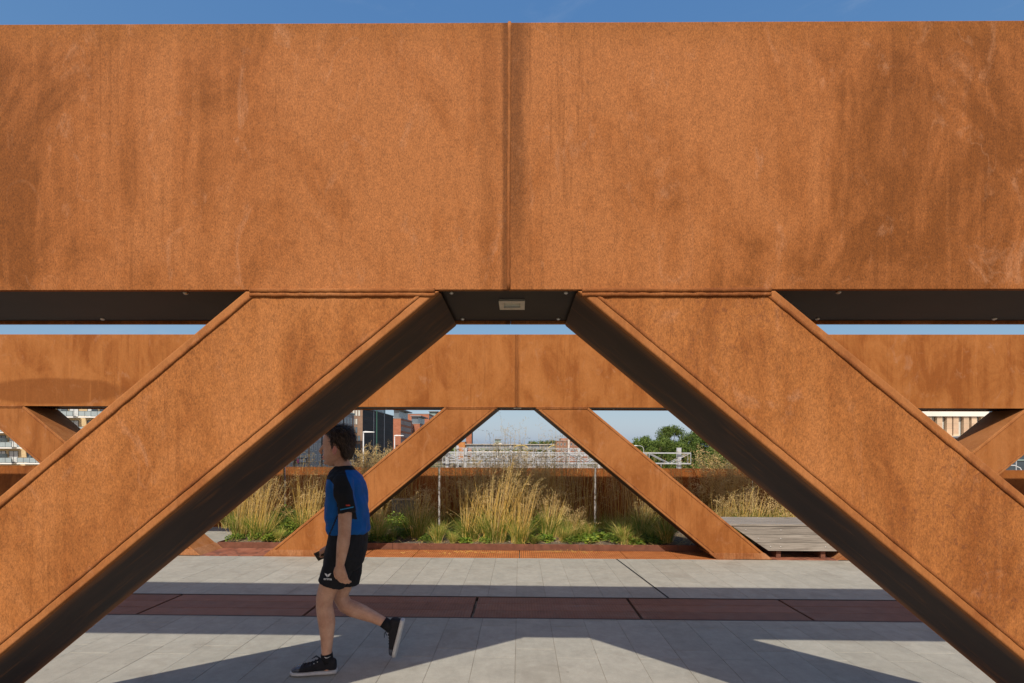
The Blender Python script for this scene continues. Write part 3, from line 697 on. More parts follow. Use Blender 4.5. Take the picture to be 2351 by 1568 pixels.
bush(2, 930, 8.5, 0.9, 'low dark green creeping plant in the shade right of the person', .7)
bush(0, 1245, 9.0, 0.72, 'dark green leafy plant right of the biggest golden grass', 2.6)
bush(1, 1222, 8.7, 0.6, 'small green plant at the foot of the leaning golden grass', 3)
bush(3, 1335, 8.35, 0.95, 'broad leaved light green plant near the kerb below the right gap')
bush(3, 1375, 8.4, 0.9, 'broad leaved light green plant left of the lone short tuft', 2)
bush(2, 1395, 8.75, 0.75, 'low green plant behind the lone short tuft', 1)
bush(2, 1480, 8.4, 0.7, 'low dark plant by the kerb in the brace shadow', 4)
bush(2, 1770, 8.75, 0.9, 'low green plant just behind the bench back edge', 1)

bush(1, 668, 8.6, 0.8, 'low yellow green plant before the bushy dark green one', 1)
bush(2, 1050, 8.6, 0.8, 'low green plant left of the golden middle clumps', 2)
bush(1, 1100, 8.95, 0.7, 'green plant hidden among the golden middle clumps', 3)
bush(1, 1290, 8.85, 0.75, 'bright green plant right of the leaning middle grass', 4)
bush(2, 1440, 8.95, 1.0, 'dark green plant behind the lone short tuft', 5)
bush(0, 1690, 9.3, 0.7, 'green leafy plant behind the bench left corner', 2)
for n_, (px, Y_, k_, sc_) in enumerate(((540, 8.2, 2, .6), (625, 8.15, 3, .8), (850, 8.3, 2, .8), (890, 8.2, 3, .7), (985, 8.25, 2, .7), (1065, 8.2, 3, .7), (1120, 8.2, 2, .6), (1160, 8.25, 1, .45), (1215, 8.2, 2, .7), (1255, 8.3, 3, .8), (1310, 8.2, 2, .6), (1355, 8.2, 3, .7), (1410, 8.25, 2, .8), (1460, 8.15, 3, .8), (1500, 8.2, 2, .7))):
    bush(k_, px, Y_, sc_, 'small low leafy plant, %s from the left along the front of the bed' % ('first second third fourth fifth sixth seventh eighth ninth tenth eleventh twelfth thirteenth fourteenth fifteenth'.split()[n_]), n_*1.3)
# loose things on the soil
random.seed(5); mu = MB()
for i in range(2600):
    x = random.uniform(KX0+.05, 7); y = random.uniform(KY0+.03, 9.6); z = soil_z(x, y) + random.uniform(-.012, .012) - 0.02*(y < KY0+.2)
    s = random.uniform(.006, .02); a = random.uniform(0, 3.14); u = Vector((math.cos(a), math.sin(a), random.gauss(0, .3)))*s; v = Vector((-math.sin(a), math.cos(a), random.gauss(0, .3)))*s*random.uniform(.3, .8); p = Vector((x, y, z))
    mu.add([p-u-v, p+u-v, p+u+v, p-u+v, p+Vector((0, 0, s*.6))], [(0, 1, 4), (1, 2, 4), (2, 3, 4), (3, 0, 4)], random.choice((0, 0, 1)))
tag(mu.build('bark_mulch', [plain('bark chip', (0.12, 0.085, 0.055), 0.9), plain('pale chip', (0.33, 0.28, 0.21), 0.9)]), 'loose brown bark chips and pale bits scattered on the soil', 'mulch', kind='stuff')
st = MB()
for i in range(2200):
    x = random.uniform(KX0+.05, 6.5); y = random.uniform(KY0+.03, 9.0); a = random.gauss(0, .7); L = random.uniform(.06, .35); z = soil_z(x, y)+.02
    ribbon(st, [Vector((x, y, z)), Vector((x+math.cos(a)*L/2, y+math.sin(a)*L/2, z+random.uniform(.005, .04))), Vector((x+math.cos(a)*L, y+math.sin(a)*L, z))], .005, random.choice((0, 1, 2)))
tag(st.build('straw_litter', STRAW), 'dry straw litter lying among the grass clumps', 'straw', kind='stuff')
def fallen(px, py, n, rs, label, dirx):
    random.seed(rs); g = gnd(px, py); m = MB()
    for i in range(n):
        a = random.gauss(0, .16) + (0 if dirx > 0 else math.pi); L = random.uniform(.3, .95); x = random.gauss(0, .12); y = random.gauss(0, .05)
        p = [Vector((x+math.cos(a)*L*t, y+math.sin(a)*L*t*.5, .006 + .035*math.sin(t*3.1)*random.random())) for t in (0, .3, .6, 1)]; ribbon(m, p, .006, random.choice((0, 0, 1)))
        for z in range(8):
            c = p[-1] + Vector((random.gauss(0, .04), random.gauss(0, .03), random.uniform(0, .03))); ribbon(m, [p[-1], (p[-1]+c)/2, c], .004, 1)
    o = m.build('fallen_stalks', STRAW); o.location = g; tag(o, label, 'straw')
fallen(1165, 1270, 18, 3, 'fallen straw stalks lying on the perforated plate in the middle', -1)
fallen(1230, 1268, 20, 4, 'fallen straw stalks with seed heads right of the middle plate joint', 1)
fallen(925, 1271, 7, 6, 'few fallen straw stalks on the plate right of the person', 1)

# ================================================================== beyond the bridge: ground, railway, buildings, trees
ZG = -6.0
def ground_mat():
    m = NT('railway land'); P = m.pos(); v = m.noise(P, 0.035, 5, 0.6, 0.3); u = m.noise(P, 0.8, 5, 0.7)
    c = m.ramp(v, [(0.42, (0.30, 0.25, 0.19)), (0.52, (0.24, 0.20, 0.14)), (0.60, (0.10, 0.11, 0.045)), (0.8, (0.07, 0.085, 0.03))])
    c = m.mix(0.8, c, m.ramp(u, [(0.3, 0.75), (0.7, 1.2)]), 'MULTIPLY'); m.color(c); m.set(0.95); return m.mat
m = MB(); m.box(-3000, 3000, -800, 5000, ZG-1, ZG); tag(m.build('ground', ground_mat()), kind='structure')
BALL = plain('ballast', (0.36, 0.31, 0.25), 0.95, 0.25, 3); RAIL = plain('rail steel', (0.30, 0.22, 0.17), 0.4, 0.2, 5, metal=0.4)
m = MB(); m.box(-24, 34, 20, 900, ZG+0.004, ZG+0.25); tag(m.build('track_bed', BALL), kind='structure')
SLP = plain('concrete sleeper', (0.42, 0.39, 0.35), 0.9); sl = MB(); sl.box(-1.2, 1.2, -0.12, 0.12, 0, 0.14); sl_me = sl.mesh('sleeper', SLP)
TXT = ('leftmost', 'second', 'third', 'fourth', 'fifth', 'sixth')
for i, x in enumerate((-20, -14, -8, -1, 5, 12)):
    t = empty('railway_track', (x, 60, ZG+0.25), '%s railway track from the left running away below the bridge' % TXT[i], 'track', 'railway tracks')
    for s in (-0.74, 0.74):
        q = MB(); q.box(s-0.035, s+0.035, -40, 700, 0.141, 0.30); q.build('rail', RAIL, t)
    for k in range(40): place(sl_me, 'sleeper', t, (0, 100+k*2.4, 0))

# ---- gantries over the railway
GALV = plain('galvanised steel', (0.43, 0.45, 0.47), 0.5, 0.12, 3, metal=0.2)
def gantry(Y, x0, x1, z0, z1, posts, label, ptop=0.5):
    g = empty('railway_gantry', (x0, Y, ZG), label, 'gantry', 'catenary gantries'); d = 0.8; ch = 0.055
    L = x1-x0; n = max(4, int(L/1.9))
    for y in (0, d):
        for z in (z0, z1):
            q = MB(); q.box(0, L, y-ch, y+ch, z-ZG-ch, z-ZG+ch); q.build('chord', GALV, g)
        for i in range(n):
            q = MB(); a, b = (z0, z1) if i % 2 else (z1, z0)
            q.tube([(L*i/n, y, a-ZG), (L*(i+1)/n, y, b-ZG)], 0.035, 4); q.build('diagonal', GALV, g)
        for i in range(0, n+1, 2):
            q = MB(); q.box(L*i/n-0.025, L*i/n+0.025, y-0.02, y+0.02, z0-ZG, z1-ZG); q.build('strut', GALV, g)
    for i in range(n+1):
        q = MB(); q.box(L*i/n-0.02, L*i/n+0.02, 0, d, z1-ZG-0.02, z1-ZG+0.02); q.build('cross_bar', GALV, g)
    for px in posts:
        q = MB(); x = px-x0
        q.box(x-0.17, x+0.17, d/2-0.17, d/2-0.15, 0, z1-ZG+ptop); q.box(x-0.17, x+0.17, d/2+0.15, d/2+0.17, 0, z1-ZG+ptop); q.box(x-0.02, x+0.02, d/2-0.149, d/2+0.149, 0, z1-ZG+ptop)
        q.build('post', GALV, g)
    for k in range(int(L/3.2)):
        q = MB(); x = 1.2+k*3.2; q.box(x-0.03, x+0.03, 0.3, 0.36, z0-ZG-1.6, z0-ZG-0.06); q.box(x-0.5, x+0.5, 0.31, 0.35, z0-ZG-1.2, z0-ZG-1.15); q.build('hanger', GALV, g)
    return g
a, b = at(1016, 1040, 45), at(1586, 1040, 45)
gantry(45, a.x, b.x, at(1500, 1064, 45).z, at(1500, 1040, 45).z, (a.x+0.4, at(1562, 1040, 45).x), 'nearest silver lattice gantry ending in a post before the trees', 0.5)
a, b = at(1043, 1040, 80), at(1390, 1040, 80)
gantry(80, a.x, b.x, at(1200, 1046, 80).z, at(1200, 1029, 80).z, (a.x+0.5, at(1172, 1040, 80).x, b.x-1), 'second silver lattice gantry behind the wispy grasses', 0.4)
a, b = at(1060, 1040, 130), at(1330, 1040, 130)
gantry(130, a.x, b.x, at(1200, 1043, 130).z, at(1200, 1032, 130).z, (a.x+0.5, at(1225, 1040, 130).x), 'farthest silver lattice gantry before the station', 0.4)

a, b = at(1030, 1040, 60), at(1420, 1040, 60)
gantry(60, a.x, b.x, at(1200, 1056, 60).z, at(1200, 1043, 60).z, (at(1068, 1040, 60).x, at(1330, 1040, 60).x), 'slim silver gantry just behind the nearest one', 0.7)
a, b = at(1055, 1040, 105), at(1350, 1040, 105)
gantry(105, a.x, b.x, at(1200, 1052, 105).z, at(1200, 1040, 105).z, (at(1110, 1040, 105).x, at(1260, 1040, 105).x), 'low silver gantry below the second one in the distance', 0.6)
# ---- helpers for buildings
GLASS = plain('dark window glass', (0.05, 0.065, 0.08), 0.12, 0.2, 0.4, spec=0.6)
GLASSB = plain('bluish window glass', (0.12, 0.16, 0.19), 0.12, 0.2, 0.4, spec=0.6)
BLIND = plain('window with pale blind', (0.52, 0.52, 0.46), 0.5, 0.1, 1.0)
FRAMEW = plain('white window frame', (0.62, 0.62, 0.60), 0.5, 0.05); FRAMED = plain('dark window frame', (0.05, 0.055, 0.06), 0.5, 0.1)
def brickmat(name, c1, c2, mortar, scale=1.0, axis='XZ'):
    m = NT(name); g = m.n("ShaderNodeNewGeometry").outputs["Position"]; sp = m.n("ShaderNodeSeparateXYZ"); m.l(g, sp.inputs[0])
    cb = m.n("ShaderNodeCombineXYZ"); m.l(m.math('ADD', sp.outputs[0], sp.outputs[1]), cb.inputs[0]); m.l(sp.outputs[2], cb.inputs[1])
    b = m.n("ShaderNodeTexBrick"); m.l(cb.outputs[0], b.inputs["Vector"]); b.inputs["Color1"].default_value = (*c1, 1); b.inputs["Color2"].default_value = (*c2, 1); b.inputs["Mortar"].default_value = (*mortar, 1)
    b.inputs["Scale"].default_value = scale; b.inputs["Mortar Size"].default_value = 0.015; b.inputs["Brick Width"].default_value = 0.9; b.inputs["Row Height"].default_value = 0.28
    v = m.noise(m.pos(), 0.5, 4); c = m.mix(0.6, b.outputs["Color"], m.ramp(v, [(0.3, 0.8), (0.7, 1.15)]), 'MULTIPLY'); m.color(c); m.set(0.85); return m.mat
WIN = {}
def win_meshes(w, h, fm, pm, mull=1, fw=0.07):
    k = (w, h, fm.name, pm.name, mull)
    if k not in WIN:
        f = MB(); f.box(-w/2, -w/2+fw, -0.06, 0.03, 0, h); f.box(w/2-fw, w/2, -0.06, 0.03, 0, h); f.box(-w/2+fw, w/2-fw, -0.06, 0.03, 0, fw); f.box(-w/2+fw, w/2-fw, -0.06, 0.03, h-fw, h)
        for i in range(1, mull+1): x = -w/2 + w*i/(mull+1); f.box(x-0.03, x+0.03, -0.055, 0.02, fw, h-fw)
        p = MB(); p.box(-w/2+fw/2, w/2-fw/2, -0.02, 0.0, fw/2, h-fw/2)
        WIN[k] = (f.mesh('window', fm), p.mesh('pane', pm))
    return WIN[k]
def window(parent, loc, rz, w, h, fm=FRAMED, pm=GLASS, mull=0):
    f, p = win_meshes(w, h, fm, pm, mull)
    o = place(f, 'window', parent, loc, (0, 0, rz)); place(p, 'pane', o, (0, 0, 0)); return o

# ---- grey office in shade along the street, left
XW = -62.0
DBR = brickmat('dark grey brick', (0.045, 0.040, 0.040), (0.06, 0.052, 0.05), (0.05, 0.047, 0.045))
GLASSD = plain('dark matt window glass', (0.022, 0.026, 0.032), 0.5, 0.2, 0.4, spec=0.1)
BRB = brickmat('brown brick', (0.24, 0.15, 0.10), (0.28, 0.18, 0.12), (0.2, 0.15, 0.12))
ORB = brickmat('orange red brick', (0.34, 0.12, 0.065), (0.40, 0.155, 0.085), (0.28, 0.16, 0.11))
GRY = plain('grey concrete', (0.24, 0.245, 0.25), 0.85, 0.1, 0.5); GRN = plain('green grey penthouse cladding', (0.22, 0.29, 0.27), 0.5, 0.1, 0.5)
b1 = empty('office_building', (XW-9, 150, ZG), 'grey office block with paired white framed windows behind the person', 'building')
q = MB(); q.box(-9, 9, -38, 30, 0, 21.0); q.build('wall', GRY, b1)
q = MB(); q.box(-9.3, 9.3, -38.3, 30.3, 21.001, 21.5); q.build('roof', GRN, b1)
for fl in range(6):
    for k in range(21):
        if fl == 0 and k in (6, 7, 8): continue
        y = -35 + k*3.1; window(b1, (9.0, y, 1.0+fl*3.3), math.pi/2, 1.5, 2.1, FRAMEW, GLASSB, 1)
for k in range(0, 22, 3):
    q = MB(); y = -36.6+k*3.1; q.box(9.001, 9.05, y-0.55, y+0.55, 0.5, 20.5); q.build('brick_pier', BRB if k % 2 else DBR, b1)
# sign on the ground floor
sp = at(716, 1058, 136)
sg = empty('office_sign', (XW+0.25, 136, sp.z), 'small dark sign with white lettering on the grey office', 'sign')
q = MB(); q.box(0, 0.1, -3.6, 3.6, -0.75, 0.75); q.build('sign_board', plain('sign black', (0.02, 0.02, 0.025), 0.4), sg)
cu = bpy.data.curves.new('t', 'FONT'); cu.body = 'ENEXIS'; cu.size = 1.25; cu.align_x = 'LEFT'; cu.align_y = 'CENTER'
to = bpy.data.objects.new('t', cu); me = evaluated(to)
me.materials.clear(); me.materials.append(plain('sign white', (0.8, 0.8, 0.8), 0.5)); place(me, 'lettering', sg, (0.12, -1.6, 0), (math.pi/2, 0, math.pi/2))
q = MB()
for i in range(5):
    a0 = i*1.256; q.add([(0.12, -2.6, 0), (0.12, -2.6+0.7*math.cos(a0), 0.7*math.sin(a0)), (0.12, -2.6+0.7*math.cos(a0+.8), 0.7*math.sin(a0+.8))], [(0, 1, 2)])
q.build('emblem', plain('magenta emblem', (0.65, 0.05, 0.25), 0.5), sg)

# ---- dark brick office with a sunlit end
p0, p1 = at(807, 938, 190), at(833, 938, 190)
b2 = empty('dark_office', (p1.x, 190, ZG), 'dark brick office with sunlit brown end wall and green penthouse', 'building')
hz = at(833, 937, 190).z - ZG; dep = 46
q = MB(); q.box(p0.x-p1.x, 0, 0, dep, 0, hz); q.build('wall', DBR, b2)
q = MB(); q.box(p0.x-p1.x, -0.02, -0.12, -0.001, 0, hz); q.build('end_wall', BRB, b2)
q = MB(); q.box(p0.x-p1.x, -2.2, 1.5, dep-6, hz+0.001, hz+3.2); q.build('penthouse', GRN, b2)
q = MB(); q.box(p0.x-p1.x-.3, .3, -0.3, dep+.3, hz+0.0005, hz+0.35); q.build('roof_edge', FRAMED, b2)
for k in range(11): window(b2, (-2.2, 4+k*3.2, hz+0.6), math.pi/2, 2.2, 2.0, FRAMEW, GLASSB)
for fl in range(6):
    z = hz - 3.1 - fl*3.35
    for i, x in enumerate((-3.6, -2.5, -1.4)):
        if fl >= 1 and i == 2 and fl < 3: continue
        window(b2, (x, -0.121, z), 0, 0.85, 2.3, FRAMED, BLIND if fl < 2 else GLASSB, 0)
    for k in range(28): window(b2, (0.001, 1.2+k*1.6, z), math.pi/2, 0.75, 2.3, FRAMED, GLASSD, 0)
for y in (14, 30): q = MB(); q.box(0.002, 0.2, y-.15, y+.15, 0, hz); q.build('downpipe', GALV, b2)
fp = at(865, 1000, 120)
fl_ = empty('green_mast', (fp.x, 120, ZG), 'slim dark green mast standing before the dark brick office', 'mast')
q = MB(); q.tube([(0, 0, 0), (0, 0, 30)], [0.16, 0.10], 8); q.build('pole', plain('green paint', (0.04, 0.11, 0.08), 0.5), fl_)
q = MB(); q.tube([(0, 0, 0), (0, 0, 0.4)], [0.34, 0.3], 8); q.build('base', GALV, fl_)

# ---- red brick blocks further along the street
def block(name, label, px, py, Y, dep, wid, face_mat, side_mat, pent=True, rows=5, cols=9, glassy=False):
    p = at(px, py, Y); h = p.z-ZG; o = empty(name, (p.x, Y, ZG), label, 'building')
    q = MB(); q.box(-wid, 0, 0, dep, 0, h); q.build('wall', side_mat, o)
    q = MB(); q.box(-wid, -0.02, -0.12, -0.001, 0, h); q.build('end_wall', face_mat, o)
    q = MB(); q.box(-wid-.2, .2, -0.25, dep+.2, h+.001, h+.4); q.build('roof_edge', GRY, o)
    if pent:
        q = MB(); q.box(-wid, -1.5, 2, dep-4, h+.401, h+4.6); q.build('penthouse', GLASSB if glassy else GRN, o)
        for k in range(int((dep-6)/2)): q = MB(); q.box(-1.5, -1.42, 2.5+k*2, 2.6+k*2, h+.401, h+4.6); q.build('mullion', FRAMEW, o)
        q = MB(); q.box(-wid-.5, 0.6, 0.5, dep-2, h+4.601, h+5.1); q.build('roof', GRY, o)
    for r in range(rows):
        z = h-3.0-r*3.35
        for k in range(cols): window(o, (0.001, 1.4+k*(dep-2.4)/cols, z), math.pi/2, (dep-2.4)/cols*0.55, 2.3, FRAMED, GLASS)
    return o
block('brick_block', 'orange brick block with glass penthouse beyond the dark office', 920.5, 961, 250, 26, 4.2, ORB, ORB, True, 5, 9, True)
block('glazed_bay', 'blue glazed bay between two orange brick blocks', 938, 972, 277, 12, 5, GLASSB, GLASSB, False, 5, 6)
block('brick_block', 'smaller orange brick block touching the left brace of the far truss', 964, 973, 290, 26, 5.5, ORB, ORB, True, 5, 9, True)
block('brick_block', 'tall plain red brick block with stepped roof at the left brace', 985, 951, 330, 60, 17, ORB, ORB, False, 7, 14)
block('brick_block', 'distant dark red block with roof plant seen above the left brace', 1003, 957, 420, 30, 7, ORB, DBR, True, 6, 8)

# tower and low houses right of the left brace
block('brick_tower', 'slender distant red brick tower beside the left brace', 1083, 988, 420, 10, 5.0, ORB, DBR, False, 9, 4)
block('low_house', 'low orange house at the foot of the slender tower', 1068, 1015, 400, 12, 7, plain('orange render', (0.50, 0.20, 0.07), .8), ORB, False, 2, 4)
block('white_block', 'tiny white blocky building on the far skyline', 1152, 1017, 620, 10, 9, FRAMEW, FRAMEW, True, 2, 5)
h = empty('brick_house', (at(1277, 1010, 300).x, 300, ZG), 'long red brick house behind the station, right of centre', 'building')
L = at(1350, 1010, 300).x - at(1277, 1010, 300).x; hh = at(1300, 1008, 300).z-ZG
HBR = brickmat('dusty red brick', (.27, .125, .085), (.31, .15, .10), (.26, .17, .13)); q = MB(); q.box(0, L, 0, 14, 0, hh-1.2); q.build('wall', HBR, h)
q = MB(); q.box(L*.15, L*.75, 1, 13, hh-1.199, hh+.6); q.build('attic', brickmat('pale red brick', (.42, .2, .14), (.45, .23, .16), (.3, .2, .15)), h)
q = MB(); q.box(-.3, L+.3, -.3, 14.3, hh-1.198, hh-.9); q.build('roof', GRY, h)
q = MB(); q.box(L*.36, L*.42, -1, -.001, 0, hh+.2); q.build('chimney', plain('pale stack', (.55, .5, .45), .8), h)
for r in range(3):
    for k in range(9):
        if k == 3: continue
        window(h, (1.2+k*(L-2)/8.6, -.001, hh-4.0-r*3.2), 0, 1.1, 1.7, FRAMEW, GLASS, 1)
# station footbridge with platform roofs
sx0, sx1 = at(1071, 1024, 350).x, at(1335, 1024, 350).x; L = sx1-sx0
stn = empty('station_footbridge', (sx0, 350, ZG), 'long pale station footbridge with yellow arches crossing the tracks', 'footbridge'); zt_ = at(1200, 1021, 350).z-ZG; zb_ = at(1200, 1027.5, 350).z-ZG
q = MB(); q.box(0, L, 0, 9, zb_-.4, zb_); q.build('deck', GRY, stn)
q = MB(); q.box(-1, L+1, -1, 10, zt_, zt_+.45); q.build('roof', plain('pale roof', (.5, .47, .42), .6), stn)
for k in range(34): window(stn, (1.2+k*(L-2.4)/33, 0, zb_+.05), 0, (L-2)/34*.95, zt_-zb_-.1, FRAMEW, GLASSB)
q = MB(); q.box(0, L, 0.2, 8.8, zb_+.001, zt_-.001); q.build('gallery', GLASS, stn)
for k in range(6): q = MB(); q.box(L*k/5-.4 if k else .1, L*k/5+.4 if k < 5 else L-.1, 2, 7, 0, zb_-.401); q.build('pier', GRY, stn)
YEL = plain('yellow steel', (.62, .46, .14), .5)
for px in (1196, 1275):
    c = at(px, 1030, 348).x - sx0; q = MB(); q.tube([(c+5.2*math.cos(t), -2.2, zb_-1.0+2.6*math.sin(t)) for t in [math.pi*i/14 for i in range(15)]], .3, 6); q.build('arch', YEL, stn)
for i, (pa, pb, py, Y) in enumerate(((1075, 1215, 1037, 310), (1150, 1300, 1040, 280), (1220, 1345, 1045, 240))):
    xa, xb = at(pa, py, Y).x, at(pb, py, Y).x; z = at(pa, py, Y).z-ZG
    o = empty('platform_roof', (xa, Y, ZG), ('farthest', 'middle', 'nearest')[i] + ' pale platform roof on posts below the station footbridge', 'canopy', 'platform roofs')
    q = MB(); q.box(0, xb-xa, 0, 8, z, z+.5); q.build('roof', plain('cream roof', (.60, .56, .48), .7), o)
    q = MB(); q.box(0, xb-xa, 0, 8, 0, .9); q.build('platform', GRY, o)
    for k in range(8): q = MB(); x = 1+k*(xb-xa-2)/7; q.box(x-.15, x+.15, 3.8, 4.1, .901, z-.001); q.build('post', GALV, o)

# ---- cream apartments far left
CRB = brickmat('cream brick', (0.55, 0.41, 0.22), (0.62, 0.47, 0.27), (0.45, 0.36, 0.24), 1.2)
ap = empty('apartment_block', (at(0, 1000, 95).x, 95, ZG), 'cream brick apartments with glass balconies seen far left through the truss', 'building')
ax0 = at(0, 1000, 95).x; W0, W1 = -14, at(330, 1000, 95).x-ax0
q = MB(); q.box(W0, W1, 0, 14, 0, 17.6); q.build('wall', CRB, ap)
q = MB(); q.box(W0-.3, W1+.3, -.3, 14.3, 17.601, 18); q.build('roof', GRY, ap)
sz = [at(120, y, 95).z-ZG for y in (1097, 1062.6, 1027.4, 992.2, 957.0)]
BGL = plain('balcony glass', (0.30, 0.36, 0.37), 0.15, 0.1, 1, spec=.5); WHT = plain('white slab', (0.75, 0.74, 0.70), .6, .05); CUR = plain('curtain', (.55, .57, .56), .8, .15, 3)
for f, z in enumerate(sz):
    for k in range(7):
        x0 = W0+1+k*6.1
        if x0+4.9 > W1: break
        q = MB(); q.box(x0-.2, x0+4.9, -1.6, -.001, z-.24, z); bl = q.build('balcony', WHT, ap)
        q = MB(); q.box(x0-.15, x0+4.85, -1.56, -1.53, z+.08, z+1.02); q.build('balustrade', BGL, bl)
        q = MB(); q.box(x0-.2, x0+4.9, -1.59, -1.50, z+1.03, z+1.08)
        for j in range(5): xx = x0-.15+j*1.24; q.box(xx-.02, xx+.02, -1.59, -1.565, z, z+1.03)
        q.build('rail', FRAMED, bl)
        window(ap, (x0+1.1, -.001, z+.02), 0, 1.8, 2.35, FRAMED, CUR if (k+f) % 2 else GLASSB, 1); window(ap, (x0+3.6, -.001, z+.02), 0, 1.9, 2.35, FRAMED, GLASS if k % 2 else CUR, 1)
        q = MB(); q.box(x0+2.3, x0+2.38, -1.5, -.05, z+.02, z+1.8); q.build('screen', BGL, bl)
        if (k+f) % 3 != 1:
            q = MB(); q.box(x0+.6, x0+1.5, -1.2, -.6, z+.42, z+.47); [q.box(x0+xx, x0+xx+.05, yy, yy+.05, z, z+.42) for xx in (.62, 1.43) for yy in (-1.18, -.67)]; q.build('table', FRAMED, bl)
            q = MB(); q.box(x0+3.2, x0+3.9, -1.1, -.5, z, z+.7); q.build('planter_pot', FRAMED if f % 2 else GRY, bl)

# ---- stone pier office far right
rb = empty('stone_office', (at(2260, 1000, 80).x, 80, ZG), 'pale office with sandstone piers and white cornice far right', 'building')
rx = at(2260, 1000, 80).x; Wl = at(2060, 1000, 80).x-rx; zc1 = at(2180, 956, 80).z-ZG; zc2 = at(2180, 945, 80).z-ZG; zs = at(2180, 1001, 80).z-ZG; zs2 = at(2180, 1006.5, 80).z-ZG; zr = at(2180, 938, 80).z-ZG
SAND = brickmat('sandstone', (.50, .34, .22), (.60, .45, .30), (.45, .33, .22), .35); WST = plain('white stone', (.72, .69, .60), .7, .05, .6)
q = MB(); q.box(Wl, 0, .5, 20, 0, zc1); q.build('wall', FRAMED, rb)
q = MB(); q.box(Wl, .3, -.4, 20, zc1+.001, zc2); q.build('cornice', WST, rb)
q = MB(); q.box(Wl, -3.0, 3, 18, zc2+.001, zr+.6); q.build('roof_storey', GALV, rb)
q = MB(); q.box(Wl, .2, -.3, .499, zs2, zs); q.build('sill_band', WST, rb)
q = MB(); q.box(Wl, 0, 0, .498, 0, zs2-.001); q.build('base_wall', brickmat('brown plinth', (.16, .09, .075), (.2, .11, .09), (.15, .1, .09)), rb)
xp = [at((3000+zx/4.48)/1.4922, 980, 80).x-rx for zx in (650, 810, 975, 1125, 1225, 1385, 1505, 1650)]
for i, x in enumerate(xp): q = MB(); q.box(x-.42, x+.42, -.1, .499, zs+.001, zc1-.001); q.build('stone_pier', SAND, rb)
for x, x2 in zip(xp, xp[1:]): window(rb, ((x+x2)/2, .45, zs+.01), 0, round(x2-x-.86, 2), zc1-zs-.05, FRAMED, BLIND, 0)
for r in range(2):
    for k in range(6): window(rb, (Wl+1.6+k*2.1, -.001, zs2-3.1-r*3.1), 0, 1.2, 1.9, FRAMED, GLASS, 1)
gb = empty('glass_annex', (at(2300, 1050, 70).x, 70, ZG), 'dark glass curtain wall building at the right edge', 'building'); gw = 16; gh = at(2330, 1003, 70).z-ZG
q = MB(); q.box(0, gw, .1, 12, 0, gh); q.build('glazing', GLASS, gb)
for k in range(9): q = MB(); q.box(k*2-.06 if k else .001, k*2+.06, -.05, .099, 0, gh); q.build('mullion', GALV, gb)
for k in range(5): q = MB(); q.box(0, gw, -.03, .098, gh-.3-k*1.55, gh-.1-k*1.55); q.build('transom', GRN, gb)
q = MB(); q.box(-.2, gw+.2, -.2, 12.2, gh+.001, gh+.3); q.build('roof', GALV, gb)

# ---- street lamps
LMP = plain('pale lamp post', (.55, .56, .56), .5, .08); LGL = plain('lamp cover', (.7, .72, .72), .3, .05, spec=.5)
def lamp(px, py, Y, label, dirx=1, curved=False):
    p = at(px, py, Y); H = p.z-ZG; o = empty('street_lamp', (p.x, Y, ZG), label, 'street lamp', 'street lamps'); k = Y/70
    if curved:
        q = MB(); q.tube([(0, 0, 0), (0, 0, H-1.2), (.02*dirx, 0, H-.6), (.25*dirx, 0, H-.15), (.7*dirx, 0, H+.05), (1.3*dirx, 0, H+.05)], [.09, .06, .05, .045, .04, .04], 8); q.build('post', LMP, o, True)
        q = MB(); q.loft([(Vector((dirx*(1.2+.12*i), 0, H+.06)), .01+.13*math.sin(.35+2.5*i/9), .02+.08*math.sin(.35+2.5*i/9), (0, 1, 0), (0, 0, 1)) for i in range(10)], 12); q.build('lamp_head', LGL, o, True)
    else:
        q = MB(); q.tube([(0, 0, 0), (0, 0, H)], [.13, .085], 8); q.build('post', LMP, o, True)
        q = MB(); q.prism([(-.06, H-.02), (1.6, H+.02), (1.62, H+.12), (.3, H+.2), (-.06, H+.12)][::1], -.16, .16); q.build('lamp_head', LGL, o, bevel=.02)
    q = MB(); q.tube([(0, 0, 0), (0, 0, 1.0)], [.17, .17], 8); q.build('base', LMP, o, True)
lamp(834.5, 993, 70, 'pale street lamp with flat head right of the person and above the plume grass')
lamp(906, 1001, 84, 'pale street lamp with flat head before the orange brick block')
lamp(1478, 1024, 100, 'pale street lamp before the trees at the right brace', -1, True)
lamp(2349, 1070, 40, 'curved street lamp at the right edge before dark glass', -1, True)

